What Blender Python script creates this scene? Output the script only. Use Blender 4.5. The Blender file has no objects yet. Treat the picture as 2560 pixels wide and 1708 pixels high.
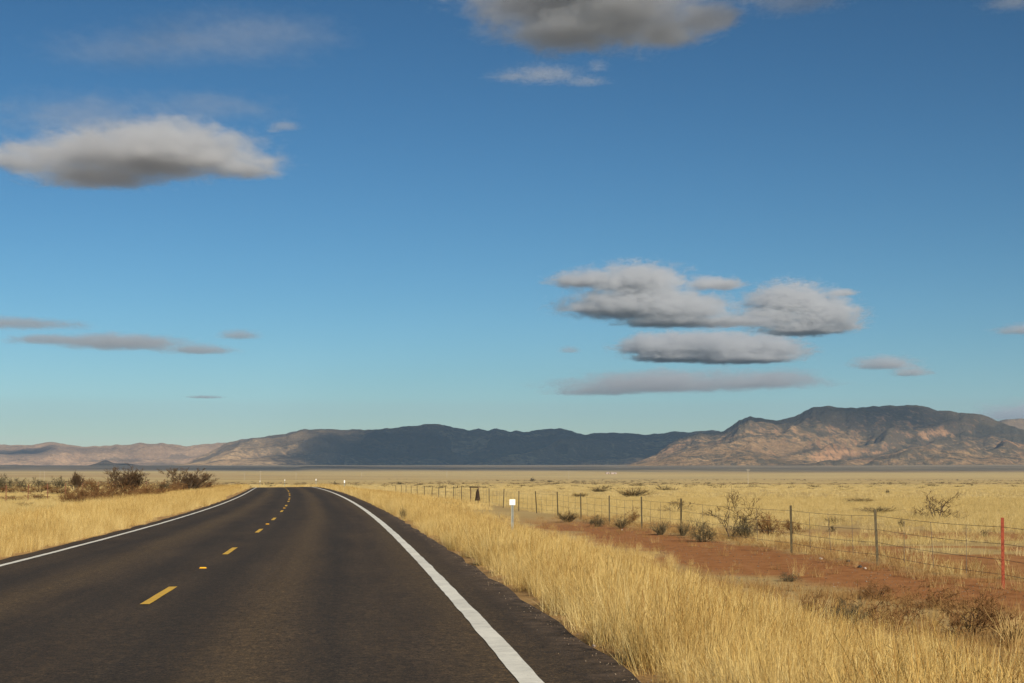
import bpy, bmesh, math, random
import numpy as np
from mathutils import Vector
R = math.radians
sc = bpy.context.scene
C = sc.collection
random.seed(7)
rng = np.random.default_rng(11)

# ------------------------------------------------------------------ camera, sky, sun, exposure
F, CX, CY, HOR, CAMH = 3958.6, 1280.0, 854.0, 1186.97, 1.378      # photograph's own pixels (2560 x 1708)
PIT = math.atan((HOR - CY) / F)
cam = bpy.data.cameras.new('camera')
camo = bpy.data.objects.new('camera', cam)
C.objects.link(camo)
cam.sensor_fit = 'HORIZONTAL'
cam.sensor_width = 36.0
cam.lens = 36.0 * F / 2560.0
cam.clip_start, cam.clip_end = 0.1, 200000.0
camo.location = (0, 0, CAMH)
camo.rotation_euler = (R(90) + PIT, 0, 0)
sc.camera = camo

SUN_EL, SUN_AZ = R(28), R(155)          # azimuth clockwise from the view direction: behind, to the right
SUND = Vector((math.sin(SUN_AZ) * math.cos(SUN_EL), math.cos(SUN_AZ) * math.cos(SUN_EL), math.sin(SUN_EL)))
world = bpy.data.worlds.new('World')
sc.world = world
world.use_nodes = True
wn, wl = world.node_tree.nodes, world.node_tree.links
wn.clear()
sky = wn.new('ShaderNodeTexSky')
sky.sky_type = 'NISHITA'
sky.sun_disc = False
sky.sun_elevation, sky.sun_rotation = SUN_EL, SUN_AZ
sky.altitude = 1300
sky.air_density, sky.dust_density, sky.ozone_density = 1.0, 0.6, 3.0
hsv = wn.new('ShaderNodeHueSaturation')
hsv.inputs['Hue'].default_value = 0.484
hsv.inputs['Saturation'].default_value = 1.10
bg = wn.new('ShaderNodeBackground')
bg.inputs['Strength'].default_value = 0.05
wo = wn.new('ShaderNodeOutputWorld')
wl.new(sky.outputs[0], hsv.inputs['Color'])
lo = wn.new('ShaderNodeVectorMath'); lo.operation = 'SCALE'; lo.inputs['Scale'].default_value = 0.2
gm = wn.new('ShaderNodeGamma'); gm.inputs['Gamma'].default_value = 1.58
hi = wn.new('ShaderNodeVectorMath'); hi.operation = 'SCALE'; hi.inputs['Scale'].default_value = 4.7
wl.new(hsv.outputs[0], lo.inputs[0]); wl.new(lo.outputs[0], gm.inputs['Color'])
wl.new(gm.outputs[0], hi.inputs[0]); wl.new(hi.outputs[0], bg.inputs['Color'])
wl.new(bg.outputs[0], wo.inputs['Surface'])
sl = bpy.data.lights.new('sun', 'SUN')
sl.energy, sl.angle, sl.color = 5.0, R(0.53), (1.0, 0.90, 0.74)
so = bpy.data.objects.new('sun', sl)
C.objects.link(so)
so.rotation_euler = (-SUND).to_track_quat('-Z', 'Y').to_euler()
so.location = (20, -60, 40)
vs = sc.view_settings
vs.view_transform, vs.look, vs.gamma, vs.exposure = 'Standard', 'None', 1.0, 0.2
cy = sc.cycles
cy.max_bounces, cy.diffuse_bounces, cy.glossy_bounces, cy.transmission_bounces = 8, 3, 2, 3
cy.volume_bounces, cy.transparent_max_bounces = 3, 24
cy.volume_step_rate = 0.35
cy.sample_clamp_indirect = 6.0
cy.use_denoising = True
cy.denoiser = 'OPENIMAGEDENOISE'
cy.denoising_prefilter = 'ACCURATE'

# ------------------------------------------------------------------ helpers
def smooth(a, b, x):
    t = np.clip((np.asarray(x, float) - a) / (b - a), 0, 1)
    return t * t * (3 - 2 * t)

def _hash(ix, iy, seed):
    h = (ix.astype(np.int64) * 374761393 + iy.astype(np.int64) * 668265263 + seed * 1442695041) & 0xffffffff
    h = ((h ^ (h >> 13)) * 1274126177) & 0xffffffff
    return ((h ^ (h >> 16)) & 0xffff) / 65535.0

def noise2(x, y, seed=0):
    x, y = np.asarray(x, float), np.asarray(y, float)
    ix, iy = np.floor(x), np.floor(y)
    fx, fy = x - ix, y - iy
    fx, fy = fx * fx * fx * (fx * (fx * 6 - 15) + 10), fy * fy * fy * (fy * (fy * 6 - 15) + 10)
    a, b = _hash(ix, iy, seed), _hash(ix + 1, iy, seed)
    c, d = _hash(ix, iy + 1, seed), _hash(ix + 1, iy + 1, seed)
    return (a + (b - a) * fx) * (1 - fy) + (c + (d - c) * fx) * fy

def fbm(x, y, seed=0, oct=4, gain=0.5):
    v, a, n = 0, 1.0, 0
    for i in range(oct):
        v = v + a * (noise2(x * 2 ** i, y * 2 ** i, seed + i * 17) * 2 - 1)
        n += a
        a *= gain
    return v / n

def new_mesh(name, V, faces, mat=None, smooth_shade=False):
    V = np.asarray(V, np.float32)
    me = bpy.data.meshes.new(name)
    if isinstance(faces, np.ndarray):
        k = faces.shape[1]
        me.vertices.add(len(V))
        me.vertices.foreach_set('co', V.ravel())
        me.loops.add(faces.size)
        me.loops.foreach_set('vertex_index', faces.astype(np.int32).ravel())
        me.polygons.add(len(faces))
        me.polygons.foreach_set('loop_start', np.arange(0, faces.size, k, dtype=np.int32))
        me.update(calc_edges=True)
        me.validate()
    else:
        me.from_pydata(V.tolist(), [], faces)
        me.update()
    if mat:
        me.materials.append(mat)
    me.polygons.foreach_set('use_smooth', np.full(len(me.polygons), smooth_shade))
    return me

def obj(name, me, parent=None, loc=None):
    o = bpy.data.objects.new(name, me)
    C.objects.link(o)
    if loc is not None:
        o.location = loc
    if parent is not None:
        o.parent = parent
    return o

def tag(o, label=None, cat=None, group=None, kind=None):
    for k, v in (('label', label), ('category', cat), ('group', group), ('kind', kind)):
        if v:
            o[k] = v
    return o

def thing(name, label, cat, loc=(0, 0, 0), rotz=0.0, group=None):
    o = obj(name, None, None, loc)
    o.rotation_euler = (0, 0, rotz)
    return tag(o, label, cat, group)

def grid_faces(nr, nc):
    i = np.arange(nr - 1)[:, None] * nc + np.arange(nc - 1)[None, :]
    return np.stack([i, i + 1, i + nc + 1, i + nc], -1).reshape(-1, 4)

def attr(me, name, vals, kind='FLOAT', dom='POINT'):
    a = me.attributes.new(name, kind, dom)
    key = {'FLOAT': 'value', 'INT': 'value', 'FLOAT_VECTOR': 'vector', 'FLOAT_COLOR': 'color'}[kind]
    dt = np.int32 if kind == 'INT' else np.float32
    a.data.foreach_set(key, np.ascontiguousarray(vals, dtype=dt).ravel())

class MB:
    """collects boxes and tubes into one mesh"""
    def __init__(self):
        self.v, self.f = [], []
    def box(self, c, s, rz=0.0):
        b = len(self.v)
        ca, sa = math.cos(rz), math.sin(rz)
        for z in (-.5, .5):
            for x, y in ((-.5, -.5), (.5, -.5), (.5, .5), (-.5, .5)):
                X, Y = x * s[0], y * s[1]
                self.v.append((c[0] + X * ca - Y * sa, c[1] + X * sa + Y * ca, c[2] + z * s[2]))
        self.f += [tuple(b + i for i in q) for q in ((3, 2, 1, 0), (4, 5, 6, 7), (0, 1, 5, 4), (1, 2, 6, 5), (2, 3, 7, 6), (3, 0, 4, 7))]
    def tube(self, p0, p1, r0, r1=None, n=5, cap=True):
        r1 = r0 if r1 is None else r1
        p0, p1 = Vector(p0), Vector(p1)
        d = (p1 - p0)
        if d.length < 1e-6:
            return
        d.normalize()
        u = d.cross(Vector((0, 0, 1)) if abs(d.z) < .9 else Vector((1, 0, 0))).normalized()
        w = d.cross(u)
        b = len(self.v)
        for p, r in ((p0, r0), (p1, r1)):
            for k in range(n):
                a = 2 * math.pi * k / n
                self.v.append(tuple(p + (u * math.cos(a) + w * math.sin(a)) * r))
        for k in range(n):
            self.f.append((b + k, b + (k + 1) % n, b + n + (k + 1) % n, b + n + k))
        if cap:
            self.f.append(tuple(b + k for k in range(n))[::-1])
            self.f.append(tuple(b + n + k for k in range(n)))
    def mesh(self, name, mat, sm=False):
        return new_mesh(name, self.v, self.f, mat, sm)
    def build(self, name, mat, parent=None, loc=None, sm=False):
        return obj(name, self.mesh(name, mat, sm), parent, loc)

# node helper
class NT:
    def __init__(self, name):
        self.m = bpy.data.materials.new(name)
        self.m.use_nodes = True
        self.t = self.m.node_tree
        self.t.nodes.clear()
        self.out = self.t.nodes.new('ShaderNodeOutputMaterial')
    def n(self, typ, ins=None, **kw):
        nd = self.t.nodes.new('ShaderNode' + typ)
        for k, v in kw.items():
            setattr(nd, k, v)
        for k, v in (ins or {}).items():
            self.set(nd, k, v)
        return nd
    def set(self, nd, k, v):
        if isinstance(v, bpy.types.Node):
            v = v.outputs[0]
        if isinstance(v, bpy.types.NodeSocket):
            self.t.links.new(v, nd.inputs[k])
        else:
            nd.inputs[k].default_value = v
    def math(self, op, a, b=0.0, c=0.0, clamp=False):
        return self.n('Math', {0: a, 1: b, 2: c}, operation=op, use_clamp=clamp)
    def mix(self, f, a, b, typ='MIX'):
        nd = self.n('Mix', data_type='RGBA', blend_type=typ)
        self.set(nd, 0, f)
        self.set(nd, 6, a)
        self.set(nd, 7, b)
        return nd.outputs[2]
    def ramp(self, f, *stops):
        nd = self.n('ValToRGB', {0: f})
        el = nd.color_ramp.elements
        while len(el) < len(stops):
            el.new(0.5)
        for e, (p, c) in zip(el, stops):
            e.position = p
            e.color = c if len(c) == 4 else (*c, 1)
        return nd.outputs[0]
    def coord(self, which='Object', scale=(1, 1, 1), loc=(0, 0, 0)):
        tc = self.n('TexCoord')
        mp = self.n('Mapping', {0: tc.outputs[which], 'Scale': scale, 'Location': loc})
        return mp.outputs[0]
    def noise(self, vec, scale, detail=4.0, rough=0.5, dist=0.0):
        return self.n('TexNoise', {'Vector': vec, 'Scale': scale, 'Detail': detail, 'Roughness': rough, 'Distortion': dist}).outputs[0]
    def attr(self, name, out=2):
        return self.n('Attribute', attribute_name=name).outputs[out]
    def surf(self, s):
        self.set(self.out, 'Surface', s)
        return self.m
def c4(r, g, b):
    return (r, g, b, 1.0)

def simple(name, col, rough=0.8, var=0.25, scale=8.0, metal=0.0, bump=0.0):
    t = NT(name)
    nz = t.noise(t.coord(), scale, 5, 0.6)
    dark = c4(*[c * (1 - var) for c in col])
    lite = c4(*[min(1, c * (1 + var)) for c in col])
    colr = t.ramp(nz, (0.3, dark), (0.7, lite))
    b = t.n('BsdfPrincipled', {'Base Color': colr, 'Roughness': rough, 'Metallic': metal, 'Specular IOR Level': 0.3})
    if bump:
        t.set(b, 'Normal', t.n('Bump', {'Height': nz, 'Strength': bump, 'Distance': 0.01}))
    return t.surf(b.outputs[0])

# picture <-> place
cp, sp = math.cos(PIT), math.sin(PIT)
def px_x(px, Y, Z):
    return (px - CX) / F * (Y * cp + (Z - CAMH) * sp)
def py_z(py, Y):
    return CAMH + Y * math.tan(PIT + math.atan((CY - py) / F))

# ------------------------------------------------------------------ the road's line (plan curve, crest, slight crossfall)
ds = 1.0
S = np.arange(-25, 431, ds)
th = -0.0942 - 0.0452 * S / 100 - 0.0003 * (S / 100) ** 2 + 0.0048 * (S / 100) ** 3
th = np.where(S > 200, np.interp(200, S, th) - 0.0022 * (S - 200) - 0.000006 * (S - 200) ** 2, th)
th = np.where(S < 0, -0.0942, th)
i0 = int(np.where(S == 0)[0][0])
RX = np.concatenate([[0], np.cumsum(np.sin(th))[:-1]]) * ds
RY = np.concatenate([[0], np.cumsum(np.cos(th))[:-1]]) * ds
RX += -2.3868 - RX[i0]
RY += 0 - RY[i0]
RZ = -0.6135 * S / 100 + 0.6591 * (S / 100) ** 2 - 0.2045 * (S / 100) ** 3
gr = np.gradient(RZ)
gr = np.where(S > 225, np.maximum(np.interp(225, S, gr) - 0.00035 * (S - 225), -0.022), gr)
gr = np.where(S > 330, gr * (1 - smooth(330, 380, S)), gr)
gr = np.where(S < 0, gr[i0], gr)
RZ = np.concatenate([[0], np.cumsum(gr)[:-1]])
RZ -= RZ[i0]
LANE, CROSS = 3.55, 0.0105
def at_s(s, off=0.0, dz=0.0):
    """point on the road's surface frame: s metres along, off metres to the right of the centre line"""
    t = np.interp(s, S, th)
    return (np.interp(s, S, RX) + off * np.cos(t), np.interp(s, S, RY) - off * np.sin(t), np.interp(s, S, RZ) + CROSS * off + dz)
def road_coords(x, y):
    """(s, signed offset) of plan points, nearest point of the road's line"""
    x, y = np.asarray(x, float).ravel(), np.asarray(y, float).ravel()
    s_out, o_out = np.zeros(len(x)), np.zeros(len(x))
    for a in range(0, len(x), 20000):
        xs, ys = x[a:a + 20000], y[a:a + 20000]
        d2 = (xs[:, None] - RX[None, ::2]) ** 2 + (ys[:, None] - RY[None, ::2]) ** 2
        k = d2.argmin(1) * 2
        dx, dy = xs - RX[k], ys - RY[k]
        s_out[a:a + 20000] = S[k] + dx * np.sin(th[k]) + dy * np.cos(th[k])
        o_out[a:a + 20000] = dx * np.cos(th[k]) - dy * np.sin(th[k])
    return s_out, o_out

PLAIN_D = [-60, 40, 90, 150, 300, 500, 1000, 2000, 3200, 4200, 5200, 6700, 9500, 14000, 26000, 60000]
PLAIN_R = [-.70, -.72, -.80, -1.0, -1.7, -2.6, -4.2, -6.2, -6.0, 1.5, 14, 40, 56, 66, 70, 70]
PLAIN_L = [-.30, -.30, -.32, -.38, -.9, -2.2, -4.2, -6.2, -6.0, 1.5, 12, 34, 54, 66, 70, 70]
def terrain(x, y):
    x, y = np.asarray(x, float), np.asarray(y, float)
    shp = x.shape
    x, y = x.ravel(), y.ravel()
    d = np.hypot(x, np.maximum(y, 0)) * np.sign(y + 1e-9)
    zr, zl = np.interp(d, PLAIN_D, PLAIN_R), np.interp(d, PLAIN_D, PLAIN_L)
    side = smooth(-40, 10, x + 0.13 * y) if True else 0
    z = zl + (zr - zl) * side
    und = fbm(x / 14, y / 14, 5, 3) * 0.09 + fbm(x / 160, y / 160, 9, 3) * 0.35 * smooth(120, 500, d)
    z = z + und * smooth(8, 30, np.abs(d)) + fbm(x / 900, y / 900, 31, 3) * 4 * smooth(2500, 6000, d)
    near = (y < 520) & (np.abs(x) < 260)
    if near.any():
        s, o = road_coords(x[near], y[near])
        t = np.interp(s, S, th)
        rz = np.interp(s, S, RZ)
        rp = np.where(o > 0, np.interp(o, [0, 4.2, 4.6, 5.4, 7.6, 10.2, 15], [-.09, -.05, .0, -.13, -.50, -.70, -.72]),
                      np.interp(-o, [0, 3.9, 4.2, 5.0, 7.5, 12], [-.09, -.09, -.07, -.13, -.24, -.30]))
        rp = rp + rz + fbm(x[near] / 1.7, y[near] / 1.7, 21, 2) * 0.035 * smooth(4.6, 6, np.abs(o))
        w = np.where(o > 0, 1 - smooth(9, 15, o), 1 - smooth(7, 16, -o))
        w = w * (1 - smooth(395, 425, s))
        z[near] = z[near] * (1 - w) + rp * w
    return z.reshape(shp)
def ground_at(px, py, y0=8.0):
    """the point of the ground seen at a pixel of the photograph"""
    ang = PIT + math.atan((CY - py) / F)
    Y = np.concatenate([np.arange(y0, 120, .25), np.arange(120, 600, 1.0), np.geomspace(600, 6000, 300)])
    Z = CAMH + Y * math.tan(ang)
    X = (px - CX) / F * (Y * cp + (Z - CAMH) * sp)
    T = terrain(X, Y)
    k = np.argmax(Z <= T) if (Z <= T).any() else len(Y) - 1
    return float(X[k]), float(Y[k]), float(T[k])
def tz(x, y):
    return float(terrain(np.array([x]), np.array([y]))[0])

# ------------------------------------------------------------------ ground sheet
def mat_ground():
    t = NT('dry_grassland')
    pos = t.coord('Object')
    big = t.noise(t.coord('Object', (.0011, .0024, 0)), 1.0, 5, .62)
    band = t.noise(t.coord('Object', (.00042, .0021, 0), (3, 7, 0)), 1.0, 6, .62)
    mid = t.noise(t.coord('Object', (.05, .05, 0)), 1.0, 5, .65)
    fine = t.noise(pos, 2.4, 6, .7)
    straw = t.ramp(t.math('ADD', t.math('MULTIPLY', mid, .6), t.math('MULTIPLY', fine, .4)),
                   (.30, c4(.35, .235, .095)), (.52, c4(.45, .32, .135)), (.72, c4(.53, .40, .19)))
    straw = t.mix(t.attr('far'), straw, t.ramp(t.math('ADD', t.math('MULTIPLY', big, .6), t.math('MULTIPLY', mid, .4)), (.3, c4(.44, .315, .125)), (.7, c4(.66, .50, .215))))  # far straw painted lighter, for the sun upright blades catch and a flat sheet misses
    soil = t.ramp(fine, (.25, c4(.21, .086, .029)), (.5, c4(.335, .142, .048)), (.75, c4(.41, .20, .082)))
    brush = t.ramp(fine, (.3, c4(.085, .070, .045)), (.7, c4(.15, .115, .070)))
    c = t.mix(t.attr('dirt'), straw, soil)
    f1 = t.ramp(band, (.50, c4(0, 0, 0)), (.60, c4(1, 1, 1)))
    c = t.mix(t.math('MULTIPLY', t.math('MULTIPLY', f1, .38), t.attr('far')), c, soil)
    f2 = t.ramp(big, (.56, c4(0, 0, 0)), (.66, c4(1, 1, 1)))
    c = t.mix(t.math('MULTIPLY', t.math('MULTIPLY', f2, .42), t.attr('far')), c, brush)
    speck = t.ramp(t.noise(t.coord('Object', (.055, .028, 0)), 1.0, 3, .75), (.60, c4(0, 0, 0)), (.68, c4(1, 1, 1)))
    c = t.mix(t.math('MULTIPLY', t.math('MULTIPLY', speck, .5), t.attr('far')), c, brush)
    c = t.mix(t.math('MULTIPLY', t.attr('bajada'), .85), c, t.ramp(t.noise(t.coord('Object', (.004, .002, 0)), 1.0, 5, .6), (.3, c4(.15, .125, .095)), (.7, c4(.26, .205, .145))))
    b = t.n('BsdfPrincipled', {'Base Color': c, 'Roughness': .95, 'Specular IOR Level': .1})
    t.set(b, 'Normal', t.n('Bump', {'Height': t.noise(pos, 9, 5, .7), 'Strength': .5, 'Distance': .04}))
    return t.surf(b.outputs[0])

dd = np.concatenate([np.arange(-40, 6, 2.0), np.arange(6, 60, .3), np.geomspace(60, 400, 260), np.geomspace(404, 19000, 250)])
uu = np.linspace(-1, 1, 461)
uu = np.sign(uu) * np.abs(uu) ** 1.25
GX = uu[None, :] * (34 + np.maximum(dd, 0) * 1.0)[:, None] - 0.10 * np.clip(dd, 0, 400)[:, None]
GY = np.broadcast_to(dd[:, None], GX.shape)
GZ = terrain(GX, GY)
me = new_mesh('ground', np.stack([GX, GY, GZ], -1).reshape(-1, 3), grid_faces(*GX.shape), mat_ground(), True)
gx, gy = GX.ravel(), GY.ravel()
gs, go = np.full(len(gx), 999.), np.full(len(gx), 999.)
nearm = (gy < 330) & (np.abs(gx) < 220)
gs[nearm], go[nearm] = road_coords(gx[nearm], gy[nearm])
wob = fbm(gx / 2.6, gy / 2.6, 44, 3)
def dirt_amount(s, o, x, y):
    w = fbm(x / 2.6, y / 2.6, 44, 3)
    n2 = fbm(x / 7, y / 7, 51, 3)
    tr = smooth(10.0, 11.2, o - 1.5 * (1 - smooth(25, 37, s)) + w * 1.3 + np.clip(s - 40, 0, 60) * -.012) * (1 - smooth(13.9, 14.9, o + w * .9 - np.clip(36 - s, 0, 12) * .12)) * (1 - smooth(66, 84, s))
    pat = smooth(.10, .28, n2 + .20) * smooth(14.5, 16, o) * (1 - smooth(28, 36, o)) * (1 - smooth(52, 64, s)) * .9
    edge = (1 - smooth(.05, .55, np.abs(np.abs(o) - 4.35) - .1 - np.maximum(w, 0) * .4)) * .4
    return np.clip(np.maximum(np.maximum(tr, pat), edge), 0, 1)
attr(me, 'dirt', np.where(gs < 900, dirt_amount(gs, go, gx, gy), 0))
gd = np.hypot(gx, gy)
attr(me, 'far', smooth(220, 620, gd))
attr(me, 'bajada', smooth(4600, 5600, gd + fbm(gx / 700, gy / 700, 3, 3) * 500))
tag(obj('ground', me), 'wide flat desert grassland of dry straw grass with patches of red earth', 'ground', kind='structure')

# ------------------------------------------------------------------ road
def strip(s0, s1, o0, o1, dz, step=1.0, cols=2, taper=0.0, wob=0.0, seed=0):
    ss = np.unique(np.concatenate([np.arange(s0, s1, step), [s1]]))
    oo = np.linspace(o0, o1, cols)
    sg, og = np.meshgrid(ss, oo, indexing='ij')
    if wob:
        og = og + fbm(sg / .9, og * 3 + seed, seed, 3) * wob
    x, y, z = at_s(sg, og, dz)
    return np.stack([x, y, z], -1).reshape(-1, 3), grid_faces(*sg.shape), sg.ravel(), og.ravel()

def mat_asphalt():
    t = NT('worn_asphalt')
    uv = t.n('UVMap').outputs[0]
    sx = t.n('SeparateXYZ', {0: uv})
    o, s = sx.outputs[0], sx.outputs[1]
    pos = t.coord('Object')
    wav = t.math('MULTIPLY', t.math('SUBTRACT', t.noise(t.n('Mapping', {0: uv, 'Scale': (.15, .035, 0)}).outputs[0], 1.0, 3, .5), .5), .8)
    ow = t.math('ADD', o, wav)
    def bandf(c, w):
        return t.math('SUBTRACT', 1.0, t.math('DIVIDE', t.math('ABSOLUTE', t.math('SUBTRACT', ow, c)), w), clamp=True)
    lite = t.math('MAXIMUM', bandf(1.45, .55), t.math('MAXIMUM', bandf(-1.75, .6), bandf(3.4, .5)))
    dark = t.math('MAXIMUM', bandf(2.15, .42), t.math('MAXIMUM', bandf(.55, .55), t.math('MAXIMUM', bandf(-.7, .5), bandf(-2.6, .5))))
    streak = t.noise(t.n('Mapping', {0: uv, 'Scale': (2.2, .06, 0)}).outputs[0], 1.0, 6, .65)
    blot = t.noise(t.n('Mapping', {0: uv, 'Scale': (.7, .22, 0)}).outputs[0], 1.0, 5, .6)
    base = t.ramp(t.math('ADD', t.math('MULTIPLY', streak, .5), t.math('MULTIPLY', blot, .5)),
                  (.34, c4(.030, .0215, .0135)), (.66, c4(.072, .050, .029)))
    base = t.mix(t.math('MULTIPLY', lite, .75), base, c4(.090, .061, .030))
    base = t.mix(t.math('MULTIPLY', dark, .6), base, c4(.029, .0225, .0155))
    agg = t.noise(pos, 60, 3, .7)
    mot = t.noise(pos, 9, 6, .78)
    base = t.mix(1.0, base, t.ramp(mot, (.3, c4(.55, .55, .56)), (.5, c4(1, 1, 1)), (.7, c4(1.55, 1.48, 1.36))), 'MULTIPLY')
    base = t.mix(1.0, base, t.ramp(agg, (.34, c4(.30, .30, .30)), (.52, c4(1, 1, 1)), (.70, c4(2.2, 2.05, 1.8))), 'MULTIPLY')
    sp2 = t.noise(pos, 21, 3, .8)
    base = t.mix(1.0, base, t.ramp(sp2, (.30, c4(.5, .5, .5)), (.5, c4(1, 1, 1)), (.68, c4(1.7, 1.62, 1.48))), 'MULTIPLY')
    chips = t.ramp(t.n('TexVoronoi', {'Vector': pos, 'Scale': 30}).outputs[0], (.0, c4(1, 1, 1)), (.10, c4(0, 0, 0)))
    sel = t.ramp(t.noise(pos, 11, 1, .5), (.58, c4(0, 0, 0)), (.64, c4(1, 1, 1)))
    base = t.mix(t.math('MULTIPLY', t.math('MULTIPLY', chips, sel), .7), base, c4(.22, .18, .14))
    edge = t.ramp(t.math('SUBTRACT', t.math('ABSOLUTE', o), 3.74), (.15, c4(0, 0, 0)), (.6, c4(1, 1, 1)))
    dust = t.math('MULTIPLY', edge, t.ramp(t.noise(pos, 3.0, 5, .7), (.42, c4(0, 0, 0)), (.62, c4(.75, .75, .75))))
    base = t.mix(dust, base, c4(.17, .115, .075))
    b = t.n('BsdfPrincipled', {'Base Color': base, 'Roughness': .88, 'Specular IOR Level': .25})
    t.set(b, 'Normal', t.n('Bump', {'Height': agg, 'Strength': .55, 'Distance': .006}))
    return t.surf(b.outputs[0])

offs = np.array([-4.05, -4.0, -3.0, -2, -1, 0, 1, 2, 3, 4.0, 4.30, 4.36])
ss = np.arange(-24, 428, 1.0)
sg, og = np.meshgrid(ss, offs, indexing='ij')
dz = np.zeros_like(sg)
dz[:, 0], dz[:, -1] = -.16, -.16
og = og + (np.abs(og) > 3.9) * fbm(sg / 1.3, og * 0, 3, 3) * .09
x, y, z = at_s(sg, og)
me = new_mesh('road', np.stack([x, y, z + dz], -1).reshape(-1, 3), grid_faces(*sg.shape), mat_asphalt(), False)
uvl = me.uv_layers.new(name='UVMap')
li = np.zeros(len(me.loops), np.int32)
me.loops.foreach_get('vertex_index', li)
uvl.data.foreach_set('uv', np.stack([og.ravel()[li], sg.ravel()[li]], -1).astype(np.float32).ravel())
road = tag(obj('road', me), 'two-lane asphalt highway curving gently left over a low rise', 'road', kind='structure')

def mat_paint(name, col, worn):
    t = NT(name)
    pos = t.coord('Object')
    n1 = t.noise(pos, 34, 4, .7)
    n2 = t.noise(pos, 1.1, 4, .6)
    n5 = t.noise(pos, 5, 6, .75)
    c = t.ramp(t.math('ADD', t.math('MULTIPLY', n2, .4), t.math('MULTIPLY', n5, .6)), (.34, c4(*[k * .70 for k in col])), (.58, c4(*col)))
    f = t.ramp(n1, (.62, c4(0, 0, 0)), (.70, c4(worn, worn, worn)))
    c = t.mix(f, c, c4(.12, .10, .08))
    b = t.n('BsdfPrincipled', {'Base Color': c, 'Roughness': .6, 'Specular IOR Level': .3})
    t.set(b, 'Normal', t.n('Bump', {'Height': t.noise(pos, 75, 2, .6), 'Strength': .3, 'Distance': .004}))
    return t.surf(b.outputs[0])
m_white, m_yellow = mat_paint('white_road_paint', (.82, .79, .68), .6), mat_paint('yellow_road_paint', (.74, .44, .04), .5)
for side in (1, -1):
    w = .085 if side > 0 else .06
    V, Fc, _, _ = strip(-24, 427, side * LANE - w, side * LANE + w, .005, .2, 2, wob=.014, seed=3)
    obj('edge_line', new_mesh('edge_line', V, Fc, m_white), road)
for k in range(-3, 20):
    s_c = 19.77 + 12.19 * k
    V, Fc, _, _ = strip(s_c - 1.5, s_c + 1.5, -.055, .055, .006, .25, 2, wob=.006, seed=k + 9)
    obj('centre_dash', new_mesh('centre_dash', V, Fc, m_yellow), road)
# raised reflectors on the centre line
m_refl = simple('amber_reflector', (.85, .42, .03), .25, .1)
m_reflb = simple('reflector_body', (.55, .30, .05), .6, .2)
RL = ['nearest amber road reflector, between the two nearest yellow dashes', 'second amber road reflector, past the third yellow dash from the camera',
      'third amber road reflector, further up the centre line towards the rise', 'fourth amber road reflector, tiny on the bend of the centre line',
      'fifth amber road reflector, near the top of the rise', 'sixth and farthest amber road reflector, at the very crest of the road']
for k in range(6):
    s_c = 25.69 + 24.38 * k
    x, y, z = at_s(s_c, 0.0)
    t_ = float(np.interp(s_c, S, th))
    b = bmesh.new()
    vs_ = [b.verts.new(p) for p in ((-.06, -.05, .004), (.06, -.05, .004), (.06, .05, .004), (-.06, .05, .004), (-.045, -.02, .024), (.045, -.02, .024), (.045, .02, .024), (-.045, .02, .024))]
    for q in ((0, 1, 5, 4), (1, 2, 6, 5), (2, 3, 7, 6), (3, 0, 4, 7), (4, 5, 6, 7), (3, 2, 1, 0)):
        b.faces.new([vs_[i] for i in q])
    me = bpy.data.meshes.new('body'); b.to_mesh(me); b.free(); me.materials.append(m_reflb)
    o = thing('road_reflector', RL[k], 'road reflector', (float(x), float(y), float(z)), -t_, 'amber reflectors on the centre line')
    obj('body', me, o)
    lm = new_mesh('lens', [(-.052, -.0515, .007), (.052, -.0515, .007), (.042, -.0245, .0235), (-.042, -.0245, .0235)], [(0, 1, 2, 3)], m_refl)
    obj('lens', lm, o)

# ------------------------------------------------------------------ mountains
def erode(h, dx, n=26, K=0.05, m=.5, base=None):
    nr, nc = h.shape
    sh = [(-1, -1), (-1, 0), (-1, 1), (0, -1), (0, 1), (1, -1), (1, 0), (1, 1)]
    dist = np.array([1.414, 1, 1.414, 1, 1, 1.414, 1, 1.414]) * dx
    idx = np.arange(nr * nc).reshape(nr, nc)
    for it in range(n):
        best = np.zeros_like(h)
        rec = idx.copy()
        rd = np.full(h.shape, dx)
        for (a, b), d in zip(sh, dist):
            q = np.full(h.shape, 1e9); qi = idx.copy()
            r0, r1, c0, c1 = max(0, -a), nr - max(0, a), max(0, -b), nc - max(0, b)
            q[r0:r1, c0:c1] = h[r0 + a:r1 + a, c0 + b:c1 + b]
            qi[r0:r1, c0:c1] = idx[r0 + a:r1 + a, c0 + b:c1 + b]
            s = (h - q) / d
            k = s > best
            best[k] = s[k]; rec[k] = qi[k]; rd[k] = d
        order = np.argsort(h.ravel())
        rl = rec.ravel().tolist()
        A = [dx * dx] * (nr * nc)
        for i in order[::-1].tolist():
            r = rl[i]
            if r != i:
                A[r] += A[i]
        fac = (K * (np.array(A) / (dx * dx)) ** m / (rd.ravel() / dx)).tolist()
        H = h.ravel().tolist()
        for i in order.tolist():
            r = rl[i]
            if r != i:
                f = fac[i]
                v = (H[i] + f * H[r]) / (1 + f)
                if v < H[i]:
                    H[i] = v
        h = np.array(H).reshape(nr, nc)
        p = np.pad(h, 1, 'edge')
        h = .72 * h + .07 * (p[2:, 1:-1] + p[:-2, 1:-1] + p[1:-1, 2:] + p[1:-1, :-2])
    return h

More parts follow.
